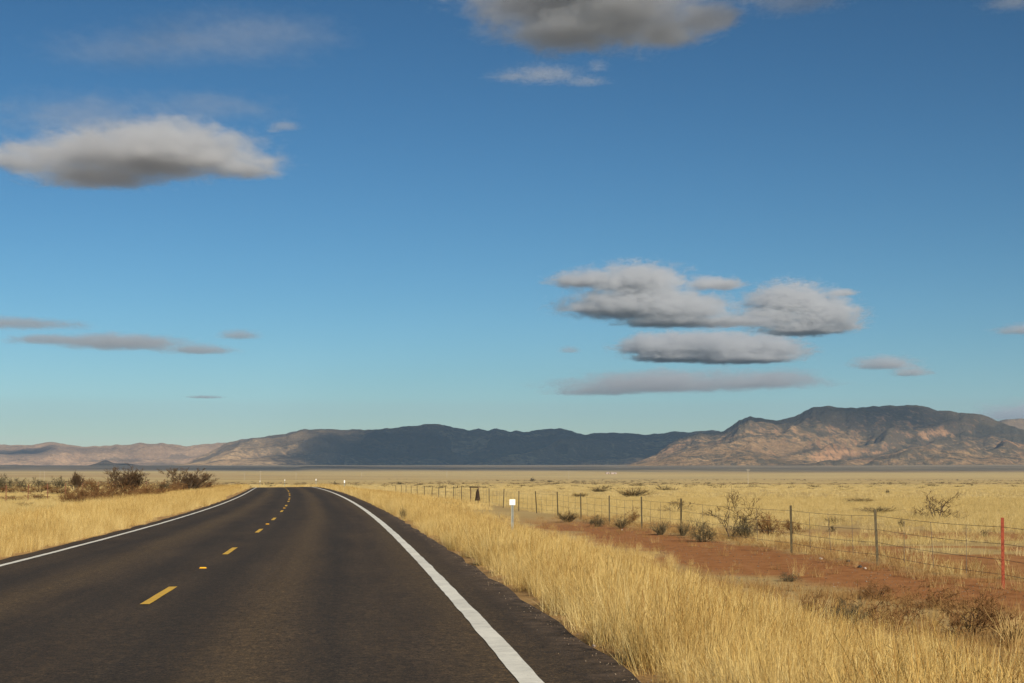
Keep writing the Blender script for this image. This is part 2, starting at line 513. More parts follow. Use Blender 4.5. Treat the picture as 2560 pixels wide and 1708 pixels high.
def mat_mountain(name, tan, rock, veg, vegamt, strata):
    t = NT(name)
    pos = t.coord('Object')
    geo = t.n('NewGeometry')
    up = t.n('SeparateXYZ', {0: geo.outputs['Normal']}).outputs[2]
    n1 = t.noise(pos, .0045, 7, .62)
    n2 = t.noise(pos, .022, 5, .7)
    n3 = t.noise(pos, .0013, 4, .55)
    n4 = t.noise(pos, .055, 4, .7)
    c = t.ramp(t.math('ADD', t.math('MULTIPLY', n1, .6), t.math('MULTIPLY', n4, .4)), (.36, c4(*[k * .55 for k in tan])), (.5, c4(*tan)), (.64, c4(*[k * 1.35 for k in tan])))
    st = t.noise(t.coord('Object', (.0012, .0012, .035)), 1.0, 4, .6)
    steep = t.ramp(t.math('ADD', up, t.math('MULTIPLY', t.math('SUBTRACT', n1, .5), .35)), (.72, c4(1, 1, 1)), (.87, c4(0, 0, 0)))
    rk = t.ramp(st, (.35, c4(*[k * .55 for k in rock])), (.55, c4(*rock)), (.75, c4(*[k * 1.4 for k in rock])))
    c = t.mix(t.math('MULTIPLY', steep, strata), c, rk)
    vg = t.math('ADD', t.math('MULTIPLY', n2, .55), t.math('MULTIPLY', n3, .45))
    hf = t.math('MULTIPLY', t.attr('high'), .16)
    vf = t.ramp(t.math('ADD', vg, hf), (.49, c4(0, 0, 0)), (.57, c4(1, 1, 1)))
    oc = t.ramp(t.noise(t.coord('Object', (.0028, .0028, .011)), 1.0, 4, .6), (.57, c4(0, 0, 0)), (.63, c4(1, 1, 1)))
    c = t.mix(t.math('MULTIPLY', oc, strata * .7), c, rk)
    c = t.mix(t.math('MULTIPLY', vf, vegamt), c, c4(*veg))
    gul = t.ramp(t.attr('gully'), (.12, c4(0, 0, 0)), (.5, c4(1, 1, 1)))
    c = t.mix(t.math('MULTIPLY', gul, .75), c, c4(*[k * .8 for k in veg]))
    b = t.n('BsdfDiffuse', {'Color': c, 'Roughness': .6})
    t.set(b, 'Normal', t.n('Bump', {'Height': t.math('ADD', n1, t.math('ADD', t.math('MULTIPLY', n2, .45), t.math('MULTIPLY', n4, .2))), 'Strength': 1.0, 'Distance': 90.0}))
    return t.surf(b.outputs[0])

def mountain(name, label, crest, Yb, Yc, Yk, mat, pxr, nu, nv, seed, power=1.35, rough=.2, K=.5, base_drop=25, n=18, warp=.0):
    """a range whose skyline follows the crest (pixels of the photograph), front foot at Yb, crest at Yc, back foot at Yk"""
    u = np.linspace(0, 1, nu)
    px = pxr[0] + (pxr[1] - pxr[0]) * u
    cxs, cys = [p[0] for p in crest], [p[1] for p in crest]
    dy = np.concatenate([np.linspace(Yb, Yc, int(nv * .68), endpoint=False), np.linspace(Yc, Yk, nv - int(nv * .68))])
    ycr = np.interp(px, cxs, cys) + fbm(px / 14, px * 0, seed + 2, 3) * 2.2
    X = (px[None, :] - CX) / F * dy[:, None] * 1.0
    Y = np.broadcast_to(dy[:, None], X.shape)
    g = terrain(X, Y)
    top = py_z(1187, Yc) + (HOR - ycr) / F * Yc - np.interp(Yc, PLAIN_D, PLAIN_R)
    top = np.maximum(top, 4)
    v = np.where(dy < Yc, (dy - Yb) / (Yc - Yb), 1 - (dy - Yc) / (Yk - Yc))[:, None]
    vv = np.clip(v + fbm(X / 900, Y / 900, seed + 5, 3) * warp * (v > 0), 0, 1)
    h = top[None, :] * vv ** power
    amp = top[None, :] * np.sin(np.pi * np.clip(vv, 0, 1)) ** .7
    sx = X - 1.0 * (Y - Yb)
    rid = 1 - np.abs(noise2(sx / 640 + .35 * fbm(X / 400, Y / 400, seed + 8, 3), Y / 2600, seed + 6) * 2 - 1)
    rid2 = 1 - np.abs(noise2(sx / 260 + .4 * fbm(X / 200, Y / 200, seed + 9, 3), Y / 1100, seed + 7) * 2 - 1)
    rid3 = 1 - np.abs(noise2((sx + .6 * (Y - Yb)) / 120 + .4 * fbm(X / 90, Y / 90, seed + 10, 2), Y / 420, seed + 11) * 2 - 1)
    h = h + amp * (rough * 2.4 * (rid - .55) + rough * 1.1 * (rid2 - .5) + rough * .42 * (rid3 - .5))
    h = h + amp * rough * .5 * (fbm(X / 520, Y / 620, seed, 6, .55) * 1.3 + .12) + fbm(X / 110, Y / 110, seed + 3, 4, .6) * 16 * np.sin(np.pi * np.clip(v, 0, 1))
    h = np.maximum(h, 0)
    h[0, :] = h[-1, :] = 0
    dx = (pxr[1] - pxr[0]) / F * (Yb + Yc) * .5 / nu
    h2 = erode(h, 1.0, n, K * .045)
    for _ in range(1):
        p_ = np.pad(h2, 1, 'edge')
        h2 = .4 * h2 + .2 * (p_[1:-1, 2:] + p_[1:-1, :-2]) + .1 * (p_[2:, 1:-1] + p_[:-2, 1:-1])
    gully = np.clip((h - h2) / (top[None, :] * .35 + 20), 0, 1)
    # bring the skyline back onto the photograph's
    for _ in range(3):
        Z = g + h2
        el = (Z - CAMH) / Y
        m = (HOR - el.max(0) * F)
        want = (HOR - ycr)
        have = np.maximum((el.max(0)) * F, 1)
        q = want / have
        q = np.convolve(np.pad(q, 1, 'edge'), np.ones(3) / 3, 'valid')
        w = smooth(.05, .6, np.clip(v, 0, 1))
        h2 = h2 * (1 + (np.clip(q, .4, 2.6)[None, :] - 1) * w)
    Z = g + h2 - base_drop * (1 - smooth(0, .10, v)) - 1.5
    Z[0, :] -= 30; Z[-1, :] -= 40
    me = new_mesh(name, np.stack([X, Y, Z], -1).reshape(-1, 3), grid_faces(*X.shape), mat, True)
    attr(me, 'high', np.broadcast_to(np.clip(h2 / top.max(), 0, 1), X.shape))
    lap = h2 * 0
    lap[1:-1, 1:-1] = (h2[2:, 1:-1] + h2[:-2, 1:-1] + h2[1:-1, 2:] + h2[1:-1, :-2]) / 4 - h2[1:-1, 1:-1]
    dr = np.maximum(np.maximum(smooth(.40, .10, rid), smooth(.36, .06, rid2) * .85), smooth(.30, .05, rid3) * .55) * smooth(.08, .3, v) * (noise2(X / 300, Y / 300, seed + 12) > .33)
    attr(me, 'gully', np.clip(np.maximum(lap / 16, dr), 0, 1))
    return tag(obj(name, me), label, 'mountain', kind='structure')

m_mtA = mat_mountain('tan_desert_hills', (.45, .29, .165), (.45, .26, .15), (.20, .145, .095), .5, .3)
m_mtB = mat_mountain('brown_desert_mountain', (.46, .31, .165), (.45, .28, .155), (.125, .10, .07), .7, .4)
m_mtR = mat_mountain('banded_rock_mountain', (.32, .205, .105), (.43, .24, .125), (.085, .075, .052), .85, .8)
crestA = [(-500, 1118), (-200, 1108), (0, 1111.7), (82, 1113), (104, 1108), (125, 1104.6), (158, 1109), (180, 1114), (234, 1117), (294, 1111.7), (327, 1113), (354, 1107), (376, 1110.6),
          (408, 1106.8), (463, 1116), (523, 1110), (572, 1106), (640, 1108), (720, 1120), (800, 1140)]
crestB = [(400, 1168), (470, 1156), (530, 1128), (572, 1106), (615, 1097), (703, 1087), (724, 1080.6), (762, 1072.4), (784, 1075), (806, 1072), (871, 1074.6), (937, 1073.5), (997, 1069), (1035, 1065),
          (1067, 1060), (1095, 1061), (1133, 1068), (1171, 1076), (1198, 1071), (1220, 1077), (1242, 1071), (1274, 1080), (1291, 1077), (1307, 1080), (1334, 1077), (1356, 1073), (1400, 1071.5),
          (1427, 1077), (1460, 1088), (1498, 1082), (1569, 1082), (1623, 1087), (1661, 1083), (1683, 1078), (1727, 1081), (1781, 1076), (1850, 1085), (1950, 1110), (2050, 1150)]
crestR = [(1560, 1166), (1640, 1136), (1672, 1111), (1699, 1097), (1748, 1082), (1775, 1084), (1808, 1078), (1825, 1067), (1846, 1051), (1874, 1042), (1895, 1045), (1939, 1051), (1977, 1044), (1988, 1040),
          (2010, 1028), (2037, 1017), (2070, 1015), (2097, 1019), (2140, 1021), (2173, 1016), (2233, 1014), (2293, 1012.7), (2320, 1018), (2342, 1026), (2369, 1027), (2402, 1033), (2451, 1035.6),
          (2467, 1041), (2489, 1052), (2530, 1066), (2600, 1085), (2700, 1100), (2850, 1130)]
crestD = [(2350, 1080), (2430, 1062), (2489, 1053), (2511, 1048.6), (2560, 1046.5), (2680, 1042), (2800, 1060), (3000, 1090)]
crestE = [(150, 1172), (185, 1166), (225, 1164), (250, 1155), (266, 1150), (285, 1157), (318, 1157), (345, 1163), (400, 1171)]
crestG = [(-120, 1176), (-40, 1170), (20, 1163), (60, 1161), (95, 1165), (130, 1168), (170, 1165), (205, 1170), (230, 1176)]
mountain('mountain_hills', 'row of low tan hills at the left, farthest along the horizon', crestA, 12500, 14500, 17000, m_mtA, (-520, 800), 330, 90, 3, 1.2, .34, .5, warp=.12)
mountain('mountain_range', 'long dark blue mountain range in cloud shadow across the middle', crestB, 9600, 11600, 13800, m_mtB, (400, 2050), 600, 110, 14, 1.25, .30, .5, warp=.10)
mountain('mountain', 'tall brown mountain with banded rock faces and a flat dark summit', crestR, 6650, 8600, 10400, m_mtR, (1560, 2850), 560, 140, 27, 1.55, .26, .42, warp=.10)
mountain('mountain_ridge', 'dark ridge just showing behind the right end of the tall mountain', crestD, 9800, 11200, 12600, m_mtB, (2350, 3000), 150, 60, 35, 1.2, .2, .5, warp=.1)
mountain('foothill', 'small pointed dark foothill in shadow below the tan hills', crestE, 9300, 9800, 10400, m_mtB, (150, 400), 70, 36, 41, 1.1, .15, .3, n=10)
mountain('foothill', 'flat little dark foothills at the far left below the tan hills', crestG, 9400, 9900, 10500, m_mtB, (-120, 230), 80, 36, 45, 1.1, .15, .3, n=10)

# ------------------------------------------------------------------ clouds: real volumes of vapour
def cloud(label, lobes, alt=2600.0, dens=.011, cut=.42, nscale=1.0, stretch=2.2, seed=0, Y=None, group='clouds in the blue sky', name='cloud', depth=.85, seen=True):
    """lobes are (px, py, half width, half height) in the photograph's pixels, carried to the cloud's own distance"""
    ym = sum(l[1] * l[2] * l[3] for l in lobes) / sum(l[2] * l[3] for l in lobes)
    Y = Y or alt / math.tan(PIT + math.atan((CY - ym) / F))
    k = Y / F
    pts = []
    for i, (px, py, rx, ry) in enumerate(lobes):
        r = random.Random(seed * 31 + i)
        yy = Y + r.uniform(-.25, .25) * rx * k * depth
        pts.append((px_x(px, yy, 2000), yy, py_z(py, yy), rx * k, rx * k * depth, ry * k * .92))
    return cloud_world(label, pts, dens, cut, nscale, stretch, seed, group, name, seen)

def cloud_world(label, pts, dens, cut, nscale, stretch, seed, group, name='cloud', seen=True, soft=1.9):
    o0 = np.mean([p[:3] for p in pts], axis=0)
    size = max(p[3] for p in pts)
    pts = [(*p[:3], *(q * 1.47 for q in p[3:])) for p in pts]
    bm = bmesh.new()
    for p in pts:
        r = bmesh.ops.create_icosphere(bm, subdivisions=3, radius=1.0)
        for v in r['verts']:
            v.co = Vector((v.co.x * p[3] + p[0] - o0[0], v.co.y * p[4] + p[1] - o0[1], v.co.z * p[5] + p[2] - o0[2]))
    me = bpy.data.meshes.new(name)
    bm.to_mesh(me); bm.free()
    t = NT('cloud_vapour')
    pos = t.coord('Object')
    val = None
    for p in pts:
        a = t.n('VectorMath', {0: pos, 1: (p[0] - o0[0], p[1] - o0[1], p[2] - o0[2])}, operation='SUBTRACT')
        a = t.n('VectorMath', {0: a.outputs[0], 1: (1 / p[3], 1 / p[4], 1 / p[5])}, operation='MULTIPLY')
        q = t.n('SeparateXYZ', {0: a.outputs[0]})
        zz = t.math('MULTIPLY_ADD', q.outputs[2], 1.0, .30)          # a domed top over a flat base
        zz = t.math('MAXIMUM', t.math('MULTIPLY', zz, .80), t.math('MULTIPLY', zz, -2.3))
        a = t.n('CombineXYZ', {0: q.outputs[0], 1: q.outputs[1], 2: zz})
        d = t.n('VectorMath', {0: a.outputs[0]}, operation='LENGTH').outputs['Value']
        e = t.math('SUBTRACT', 1.0, d)
        val = e if val is None else t.math('SMOOTH_MAX', val, e, .3)
    s = nscale / size
    nz = t.noise(t.coord('Object', (s * .7, s * .9, s * stretch), (seed * 3.1, seed * 1.7, 0)), 3.2, 7, .66, .2)
    n2 = t.noise(t.coord('Object', (s * 1.0, s * .5, s * stretch), (seed * 1.3, 0, seed * .7)), 7.0, 5, .66, .5)
    e = t.math('SUBTRACT', val, t.math('MULTIPLY', t.math('SUBTRACT', nz, .28), cut * 2.2))
    e = t.math('SUBTRACT', e, t.math('MULTIPLY', t.math('SUBTRACT', n2, .47), .95))
    e = t.math('MULTIPLY', e, soft, clamp=True)
    e = t.math('MULTIPLY', t.math('MULTIPLY', e, e), dens)
    colr = c4(.925, .94, .97)
    v = t.n('VolumeScatter', {'Color': colr, 'Density': e, 'Anisotropy': .2})
    v2 = t.n('VolumeAbsorption', {'Color': colr, 'Density': e})
    t.set(t.out, 'Volume', t.n('AddShader', {0: v.outputs[0], 1: v2.outputs[0]}).outputs[0])
    if seen:
        rgb = t.n('RGB')
        rgb.outputs[0].default_value = c4(1, 1, 1)
        t.set(t.out, 'Surface', t.n('BsdfTransparent', {'Color': rgb}).outputs[0])
    me.materials.append(t.m)
    o = obj(name, me, None, tuple(o0))
    if len(pts) > 1:
        md = o.modifiers.new('remesh', 'REMESH')
        md.mode = 'VOXEL'
        md.voxel_size = min(min(p[3] for p in pts), min(p[5] for p in pts) * 1.6) / 5
    return tag(o, label, 'cloud', group)

cloud('large grey flat-bottomed cloud with bright ragged right end, upper left of the sky',
      [(330, 375, 320, 66), (430, 345, 210, 52), (600, 415, 118, 38), (60, 395, 120, 48), (230, 432, 190, 34), (520, 380, 150, 40)], seed=1)
cloud('tiny bright puff just beyond the right end of the large left cloud', [(708, 312, 46, 17), (680, 325, 25, 9)], seed=2, dens=.005, cut=.35)
cloud('big dark-based cloud cut off by the top edge of the sky', [(1400, 0, 260, 66), (1560, 42, 230, 46), (1765, 40, 105, 38), (1420, 82, 170, 30), (1680, 84, 110, 24), (1500, -80, 380, 80)], seed=3, dens=.013, depth=1.3)
cloud('scrap of dark cloud in the top right corner of the sky', [(2530, 4, 90, 22), (2600, -20, 110, 30)], seed=23, dens=.004)
cloud('thin broken white cloudlet below the big top cloud', [(1360, 182, 130, 24), (1495, 162, 40, 22), (1270, 188, 70, 14), (1470, 200, 70, 16)], seed=4, dens=.0045, cut=.55, nscale=1.6)
cloud('dark wisp of cloud at the top edge right of the big cloud', [(1990, 0, 150, 26), (1900, -12, 90, 20)], seed=5, dens=.004)
cloud('domed cloud with a pointed left tip, middle of the right-hand group',
      [(1590, 692, 140, 52), (1470, 695, 110, 28), (1600, 750, 200, 62), (1490, 768, 90, 20), (1700, 765, 150, 46), (1790, 705, 90, 24), (1680, 800, 150, 20), (1820, 802, 150, 16)], seed=6)
cloud('wedge-shaped dark cloud with bright right end beside the domed cloud',
      [(1975, 740, 125, 54), (2060, 775, 110, 52), (2010, 815, 130, 30), (1930, 785, 110, 34), (2105, 730, 50, 13), (2110, 808, 60, 22)], seed=7, dens=.012)
cloud('flat cloud with two bright ends under the domed cloud', [(1770, 860, 200, 44), (1650, 858, 120, 36), (1930, 862, 105, 40), (1860, 890, 150, 22), (1700, 890, 140, 18)], seed=8)
cloud('long thin grey streak of cloud low above the mountains', [(1640, 952, 270, 38), (1490, 972, 150, 22), (1880, 945, 220, 34)], seed=9, dens=.0018, cut=.5)
cloud('very small round white puff left of the flat cloud', [(1424, 873, 30, 13)], seed=10, dens=.003, cut=.3)
cloud('small lens-shaped cloud to the right of the flat cloud', [(2215, 905, 95, 24), (2280, 928, 60, 16)], seed=11, dens=.004)
cloud('small dark cloud touching the right edge of the sky', [(2560, 822, 80, 18), (2600, 815, 70, 20)], seed=12, dens=.004)
cloud('pale low cloud bank behind the right end of the tall mountain', [(2540, 1030, 130, 30), (2640, 1020, 150, 36)], seed=13, dens=.0012)
cloud('long thin grey cloud low in the left sky', [(300, 852, 200, 24), (490, 872, 110, 17), (140, 848, 150, 14)], seed=14, dens=.0026)
cloud('faint flat streak of cloud at the left edge above the long thin one', [(60, 808, 170, 15), (-60, 800, 140, 16)], seed=15, dens=.0022)
cloud('little bright lens cloud at the right end of the long thin one', [(597, 835, 58, 17)], seed=16, dens=.003, cut=.3)
cloud('hair-thin pinkish streak of cloud lowest in the left sky', [(512, 992, 55, 5)], seed=17, dens=.002, cut=.3)
cloud('faint high veil of cloud in the top left corner', [(560, 85, 300, 62), (300, 120, 240, 40), (700, 70, 200, 50)], seed=18, dens=.0007, cut=.4)
cloud('faint grey veil of cloud above the large left cloud', [(230, 285, 330, 40), (520, 262, 220, 26)], seed=19, dens=.0009)

# clouds out of the picture that throw the shade lying on the mountains
def shade_cloud(label, tx, ty, tzz, rx, ry, rz, alt, dens=.006, seed=0, extra=(), cut=.42, nscale=1.4):
    q = (alt - tzz) / SUND.z
    px_, py_ = tx + SUND.x * q, ty + SUND.y * q
    pts = [(px_, py_, alt, rx, ry, rz)] + [(px_ + a, py_ + b, alt, c, d, rz * .8) for a, b, c, d in extra]
    return cloud_world(label, pts, dens, cut, nscale, 1.5, seed, 'clouds overhead beyond the picture', 'overhead_cloud', False)
def tgt(px, Y):
    return (px - CX) / F * Y, Y
a, b = tgt(1300, 10800)
shade_cloud('broad cloud overhead shading the middle mountain range', a, b, 250, 1300, 2300, 260, 3600, .02, 61, [(-700, -300, 900, 1700), (700, 100, 900, 1700)])
a, b = tgt(1330, 5650)
shade_cloud('long cloud overhead shading the foot of the mountains', a - 700, b + 350, 20, 2400, 900, 200, 3300, .0045, 62, [(-900, 1300, 1700, 1700), (-1500, -450, 900, 600), (900, -300, 700, 700)], cut=.62, nscale=2.4)
a, b = tgt(2150, 8430)
shade_cloud('cloud overhead shading the flat summit', a, b - 40, 330, 780, 520, 150, 3600, .008, 63, [(-640, 100, 560, 330)])
a, b = tgt(2300, 5300)
shade_cloud('thin cloud overhead shading the foot of the tall mountain', a, b, 18, 1500, 900, 150, 3300, .0026, 66, cut=.6, nscale=2.4)
a, b = tgt(240, 9300)
shade_cloud('cloud overhead shading the left foothills', a, b, 40, 900, 700, 150, 3800, .010, 64)
a, b = tgt(60, 13500)
shade_cloud('small cloud overhead shading a fold of the tan hills', a, b, 150, 330, 300, 120, 3900, .010, 65)

# ------------------------------------------------------------------ haze between here and the mountains
def haze(x0, x1, y0, y1, z0, z1, dens):
    mb = MB()
    mb.box(((x0 + x1) / 2, (y0 + y1) / 2, (z0 + z1) / 2), (x1 - x0, y1 - y0, z1 - z0))
    t = NT('haze_air')
    v = t.n('VolumePrincipled', {'Color': c4(.40, .64, .98), 'Density': dens, 'Anisotropy': .0})
    t.set(t.out, 'Volume', v.outputs[0])
    return tag(mb.build('haze', t.m), 'thin blue haze over the plain', 'haze', kind='stuff')
haze(-20500, 20500, -80, 20000, -60, 760, 2.9e-5)

# ------------------------------------------------------------------ grass: tufts set on points by geometry nodes
def mat_grass(name, cols, transl=.27):
    t = NT(name)
    rnd = t.n('ObjectInfo').outputs['Random']
    tone = t.attr('tone')
    geo = t.n('NewGeometry').outputs['Position']
    big = t.noise(t.n('Mapping', {0: geo, 'Scale': (.28, .28, 0)}).outputs[0], 1.0, 4, .6)
    f = t.math('ADD', t.math('MULTIPLY', tone, .38), t.math('ADD', t.math('MULTIPLY', rnd, .26), t.math('MULTIPLY', big, .40)))
    c = t.ramp(f, *[(p, c4(*k)) for p, k in zip((.18, .38, .55, .75), cols)])
    d = t.n('BsdfDiffuse', {'Color': c})
    tr = t.n('BsdfTranslucent', {'Color': c})
    m = t.n('MixShader', {0: transl, 1: d.outputs[0], 2: tr.outputs[0]})
    return t.surf(m.outputs[0])

def tuft(nb, hmin, hmax, spread, lean, width, seed, segs=3, heads=.3):
    """one clump of dry blades: vertices, quads/tris as quads, tone per vertex"""
    r = np.random.default_rng(seed)
    V, Q, T = [], [], []
    for b in range(nb):
        a = r.uniform(0, 2 * np.pi)
        p = np.array([*(r.normal(0, spread, 2)), -0.02])
        h = r.uniform(hmin, hmax)
        out = np.arctan2(p[1], p[0]) + r.normal(0, .9)
        ln = abs(r.normal(0, lean)) + .04
        tone = r.uniform(0, 1)
        face = r.uniform(0, np.pi)
        w = width * r.uniform(.6, 1.3)
        b0 = len(V)
        for k in range(segs + 1):
            u = k / segs
            rad = h * (math.sin(ln) * u + .22 * u * u * ln)
            z = h * u * math.cos(ln * (.6 + .5 * u))
            q = p + np.array([math.cos(out) * rad, math.sin(out) * rad, z])
            ww = w * (1 - .82 * u)
            if heads > 0 and k == segs and tone < heads:
                ww = w * .9
            e = np.array([math.cos(face), math.sin(face), 0]) * ww * .5
            V += [q - e, q + e]
            T += [tone, tone]
        for k in range(segs):
            Q.append((b0 + 2 * k, b0 + 2 * k + 1, b0 + 2 * k + 3, b0 + 2 * k + 2))
        if tone < heads:      # feathery seed head: a few short hairs near the tip
            tip = V[-1] * .5 + V[-2] * .5
            for j in range(3):
                q0 = tip - np.array([0, 0, .03 * j])
                dirv = np.array([r.normal(0, .03), r.normal(0, .03), r.uniform(.02, .06)])
                e = np.array([math.cos(face + j), math.sin(face + j), 0]) * w * .4
                b1 = len(V)
                V += [q0 - e, q0 + e, q0 + dirv + e * .3, q0 + dirv - e * .3]
                T += [tone] * 4
                Q.append((b1, b1 + 1, b1 + 2, b1 + 3))
    return np.array(V), np.array(Q), np.array(T)

_scatter_tree = None
def scatter_tree():
    global _scatter_tree
    if _scatter_tree:
        return _scatter_tree
    g = bpy.data.node_groups.new('tufts_on_points', 'GeometryNodeTree')
    g.interface.new_socket('Geometry', in_out='INPUT', socket_type='NodeSocketGeometry')
    g.interface.new_socket('Geometry', in_out='OUTPUT', socket_type='NodeSocketGeometry')
    N = lambda t, **k: [setattr(n_, a, b) or n_ for n_ in [g.nodes.new(t)] for a, b in (k or {'label': ''}).items()][-1]
    gi, go_ = g.nodes.new('NodeGroupInput'), g.nodes.new('NodeGroupOutput')
    def na(name, typ):
        n_ = g.nodes.new('GeometryNodeInputNamedAttribute')
        n_.data_type = typ
        n_.inputs['Name'].default_value = name
        return [o_ for o_ in n_.outputs if o_.enabled and o_.name == 'Attribute'][0]
    sep = g.nodes.new('GeometryNodeSeparateGeometry'); sep.domain = 'POINT'
    cmpn = g.nodes.new('FunctionNodeCompare'); cmpn.data_type = 'FLOAT'; cmpn.operation = 'GREATER_THAN'
    cmpn.inputs[1].default_value = .5
    L = g.links.new
    L(na('ispt', 'FLOAT'), cmpn.inputs[0])
    L(gi.outputs[0], sep.inputs[0]); L(cmpn.outputs[0], sep.inputs['Selection'])
    sp_ = g.nodes.new('GeometryNodeSplitToInstances'); sp_.domain = 'FACE'
    L(sep.outputs[1], sp_.inputs[0]); L(na('proto', 'INT'), sp_.inputs['Group ID'])
    ip = g.nodes.new('GeometryNodeInstanceOnPoints')
    L(sep.outputs[0], ip.inputs['Points']); L(sp_.outputs[0], ip.inputs['Instance'])
    ip.inputs['Pick Instance'].default_value = True
    L(na('pick', 'INT'), ip.inputs['Instance Index'])
    L(na('rot', 'FLOAT_VECTOR'), ip.inputs['Rotation']); L(na('scl', 'FLOAT_VECTOR'), ip.inputs['Scale'])
    L(ip.outputs[0], go_.inputs[0])
    _scatter_tree = g
    return g

def scatter(name, label, cat, protos, P, scl, mat, tilt=.12):
    """one object: the tuft shapes and the points they stand on"""
    V, Q, T, G = [], [], [], []
    off = 0
    for i, (v, q, tn) in enumerate(protos):
        V.append(v); Q.append(q + off); T.append(tn); G += [i] * len(q)
        off += len(v)
    V = np.concatenate(V + [P]); Q = np.concatenate(Q); npt = len(P)
    T = np.concatenate(T + [np.zeros(npt)])
    me = bpy.data.meshes.new(name)
    me.vertices.add(len(V)); me.vertices.foreach_set('co', V.astype(np.float32).ravel())
    me.loops.add(Q.size); me.loops.foreach_set('vertex_index', Q.astype(np.int32).ravel())
    me.polygons.add(len(Q)); me.polygons.foreach_set('loop_start', np.arange(0, Q.size, 4, dtype=np.int32))
    me.update(calc_edges=True)
    me.materials.append(mat)
    z = np.zeros(off)
    attr(me, 'ispt', np.concatenate([z, np.ones(npt)]))
    attr(me, 'tone', T)
    attr(me, 'proto', G, 'INT', 'FACE')
    attr(me, 'pick', np.concatenate([z, rng.integers(0, len(protos), npt)]), 'INT')
    rot = np.stack([rng.normal(0, tilt, npt), rng.normal(0, tilt, npt), rng.uniform(0, 6.283, npt)], -1)
    attr(me, 'rot', np.concatenate([np.zeros((off, 3)), rot]), 'FLOAT_VECTOR')
    if scl.ndim == 1:
        scl = np.stack([scl, scl, scl], -1)
    attr(me, 'scl', np.concatenate([np.ones((off, 3)), scl]), 'FLOAT_VECTOR')
    o = obj(name, me)
    md = o.modifiers.new('tufts', 'NODES')
    md.node_group = scatter_tree()
    return tag(o, label, cat, kind='stuff')

GOLD = ((.23, .118, .040), (.51, .335, .108), (.71, .53, .205), (.83, .69, .35))
PALE = ((.36, .245, .090), (.54, .40, .155), (.63, .49, .21), (.72, .59, .31))
RUST = ((.17, .095, .04), (.30, .17, .065), (.42, .26, .10), (.56, .40, .18))
m_gold, m_pale, m_rust = mat_grass('golden_dry_grass', GOLD), mat_grass('pale_dry_grass', PALE), mat_grass('rusty_dry_grass', RUST, .25)

tall = [tuft(84, .26, .58, .085, .26, .0042, 100 + i) for i in range(6)]
mid_ = [tuft(34, .26, .56, .12, .30, .011, 200 + i) for i in range(5)]
short = [tuft(46, .12, .34, .09, .42, .0065, 300 + i, heads=.15) for i in range(5)]
wide = [tuft(40, .14, .34, .34, .40, .022, 400 + i, 2, heads=0) for i in range(4)]

def verge_points(s0, s1, o0, o1, dens, fade=None):
    n = int((s1 - s0) * abs(o1 - o0) * dens)
    s, o = rng.uniform(s0, s1, n), rng.uniform(min(o0, o1), max(o0, o1), n)
    x, y, _ = at_s(s, o)
    return s, o, x, y
def keep_view(x, y, margin=6.0):
    return np.abs(x) < .36 * np.maximum(y, 0) + margin
# tall grass along both edges of the road
def tall_strip(side):
    out = []
    for s0, s1, dn in ((6, 45, 17), (45, 110, 10)):
        a, b = (4.42, 12.0) if side > 0 else (-12.0, -4.12)
        s, o, x, y = verge_points(s0, s1, a, b, dn)
        w = fbm(x / 1.6, y / 1.6, 71, 3)
        ao = np.abs(o)
        inner = (4.46 if side > 0 else 4.2) + np.maximum(fbm(s / .8, s * 0 + 3, 72, 3), -.2) * .14
        outer = (6.9 + 1.9 * smooth(19, 44, s) if side > 0 else 9.2) + w * 2.6
        patch = noise2(x / .9, y / .9, 73)
        p = (ao > inner) * np.where(ao < outer, 1.0, np.exp(-(ao - outer) / .7)) * np.where(patch < .30, .12, 1)
        if side > 0:
            p *= 1 - .8 * dirt_amount(s, o, x, y) * (ao > 8)
        k = (rng.uniform(0, 1, len(s)) < p) & keep_view(x, y, 8)
        sc_ = (.50 + .5 * noise2(x / 2.3, y / 2.3, 74) + .45 * noise2(x / .7, y / .7, 76)) * rng.uniform(.75, 1.2, len(s)) * (.70 + .30 * smooth(0, .6, ao - inner)) * (1 - .4 * smooth(6.0, 9, ao) * (side > 0))
        out.append((x[k], y[k], sc_[k]))
    x, y, c = [np.concatenate(q) for q in zip(*out)]
    return np.stack([x, y, terrain(x, y) - .01], -1), c
P, c = tall_strip(1)
scatter('verge_grass', 'tall golden dry grass growing along the right edge of the road', 'grass', tall, P, c, m_gold)
P, c = tall_strip(-1)
scatter('verge_grass', 'tall golden dry grass growing along the left edge of the road', 'grass', tall, P, c, m_gold)
# the same strips farther off, coarser clumps
out = []
for side in (1, -1):
    s, o, x, y = verge_points(100, 330, 4.4 * side, 13 * side, 5)
    k = (np.abs(o) > 4.6 + np.maximum(fbm(s / 1.5, s * 0, 75, 2), 0) * .3) & (rng.uniform(0, 1, len(s)) < np.where(np.abs(o) < 10, 1, .45))
    out.append((x[k], y[k]))
x, y = [np.concatenate(q) for q in zip(*out)]
scatter('verge_grass', 'dry golden grass beside the road on the rise ahead', 'grass', mid_, np.stack([x, y, terrain(x, y)], -1), rng.uniform(.75, 1.15, len(x)), m_gold)
